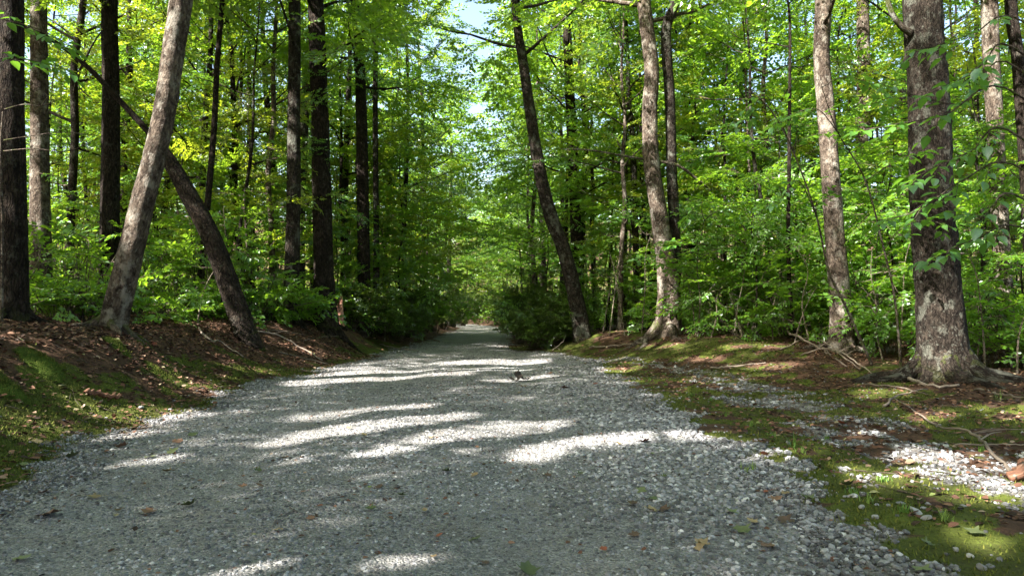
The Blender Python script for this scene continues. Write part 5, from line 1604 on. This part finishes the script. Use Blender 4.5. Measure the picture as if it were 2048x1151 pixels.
base = np.array([*at(1395, 690, 16)[:2], 0.0]); base[2] = float(gz(base[0], base[1]))
sp4 = thing('sapling', base, 'bright leafy sapling in front of the foot of the double-stemmed tree', 'tree')
pp = [base, at(1400, 600, 16), at(1395, 520, 15.8), at(1410, 440, 15.6)]
P = smooth_path(pp, 30) - base
obj('trunk', tube_mesh('trunk', *tube(P, np.linspace(.022, .008, 30), 7), M['bark_twig']), sp4)
for a0, pxs, d in [(2, [(1380, 500), (1360, 488), (1338, 492)], 15.4), (2, [(1430, 500), (1470, 490), (1500, 500)], 15.4), (3, [(1400, 410), (1385, 420), (1372, 440)], 15.6), (1, [(1440, 560), (1480, 550), (1510, 560)], 15.6), (3, [(1440, 420), (1480, 430), (1520, 450)], 15.2)]:
    near_branch(sp4, base, [pp[a0]] + [at(a, b, d) for a, b in pxs], .009, 7, rl, leaf=.15, leaves_per=5, side_len=.5)
# branch of leaves entering at the upper left
base = np.array([-4.6, 4.6, float(gz(-4.6, 4.6))])
sp5 = thing('sapling', base, 'sapling left of the picture with leaf sprays at the upper left corner', 'tree')
P = smooth_path([(0, 0, -.1), (.05, .1, 1.4), (.0, .2, 2.6), (.1, .3, 4.0)], 30)
obj('trunk', tube_mesh('trunk', *tube(P, np.linspace(.03, .012, 30), 8), M['bark_twig']), sp5)
for zb, pxs, d in [(2.3, [(-40, 110), (50, 115), (130, 135)], 5.6), (2.7, [(-60, 20), (60, 50), (140, 90)], 5.9)]:
    near_branch(sp5, base, [base + [.03, .15, zb]] + [at(a, b, d) for a, b in pxs], .008, 6, rl, leaf=.10, leaves_per=5, f0=.4)
# bare pale twigs on the far left
base = np.array([*at(4, 640, 8.6)[:2], 0.0]); base[2] = float(gz(base[0], base[1]))
dt = thing('dead_sapling', base, 'bare dead sapling with pale twigs at the left edge', 'tree')
twig_branch(dt, base, [base - [0, 0, .1], at(2, 480, 8.6), at(-6, 300, 8.6), at(-4, 220, 8.6)], [.02, .016, .012, .006], 'bark_pale', 'trunk')
for q in ([(0, 215), (40, 205), (75, 208), (110, 195)], [(0, 300), (60, 295), (130, 300), (200, 268)], [(75, 208), (85, 190), (80, 180)], [(0, 278), (50, 270), (120, 262), (200, 270)]):
    twig_branch(dt, base, [at(a, b, 8.5) for a, b in q], [.008, .006, .005, .003], 'bark_pale', 'twig')

# ------------------------------------------------------------------ grass tufts and small seedlings on the verges
t = NT('grass')
c = t.ramp(t.n('ShaderNodeObjectInfo').outputs['Random'], [(0, (.07, .15, .02)), (1, (.16, .24, .05))])
t.principled(c, .6, None, spec=.3)
def tuft_mesh(seed, n, h):
    r = np.random.default_rng(seed)
    V, F = [], []
    for i in range(n):
        az = r.uniform(0, 6.28); b = np.array([r.normal(0, .02), r.normal(0, .02), -.01]); hh = h * r.uniform(.5, 1); ln = r.uniform(.1, .5) * hh
        s = np.array([-math.sin(az), math.cos(az), 0]) * .0035
        for f, wf in ((0, 1), (.5, .9), (1, .1)):
            c_ = b + np.array([math.cos(az) * ln * f * f, math.sin(az) * ln * f * f, hh * f])
            V += [c_ - s * wf, c_ + s * wf]
        o = i * 6
        F += [[o, o + 1, o + 3, o + 2], [o + 2, o + 3, o + 5, o + 4]]
    return mesh_np('grass_tuft', np.array(V), np.array(F), [t.m], smooth=False)
TF = [tuft_mesh(i, nn_, hh_) for i, (nn_, hh_) in enumerate([(8, .16), (22, .07), (30, .06), (16, .09)])]
for px, py, v, lab in [(1583, 893, 0, 'pale upright grass tuft in the sunlit moss strip'), (1495, 940, 3, 'tiny green seedling on the gravel edge'), (1240, 728, 1, None), (1300, 760, 2, None), (1330, 770, 1, None), (1380, 790, 2, None), (1420, 800, 1, None), (1450, 830, 2, None), (1500, 850, 1, None), (1540, 870, 2, None), (1700, 985, 2, None), (1730, 1000, 1, None), (1800, 1020, 2, None), (1880, 1035, 1, None), (1995, 800, 0, 'upright green grass blade tuft right of the massive trunk'), (1960, 900, 2, None), (1650, 880, 1, None), (1760, 960, 2, None), (1290, 745, 2, None), (1600, 905, 1, None)]:
    p = on_ground(px, py)
    o = obj('grass_tuft', TF[v], loc=(p[0], p[1], gtop(p[0], p[1]) - .008), rot=(0, 0, rg.uniform(0, 6.28)))
    tag(o, lab or 'short grass tuft in the mossy strip between the gravel tracks', 'grass', 'grass tufts on the right verge')

# alike small things: tell them apart by their order across the picture
alike = {}
for o in COL.objects:
    if o.parent is None and o.name.split('.')[0] in ('stone', 'fallen_leaf', 'grass_tuft'):
        alike.setdefault(o['label'], []).append(o)
for lab, lst in alike.items():
    if len(lst) > 1:
        lst.sort(key=lambda o: o.location.x / o.location.y)
        for i, o in enumerate(lst):
            o['label'] = lab + ', %s from the left' % (ORD[i] if i else 'the first')
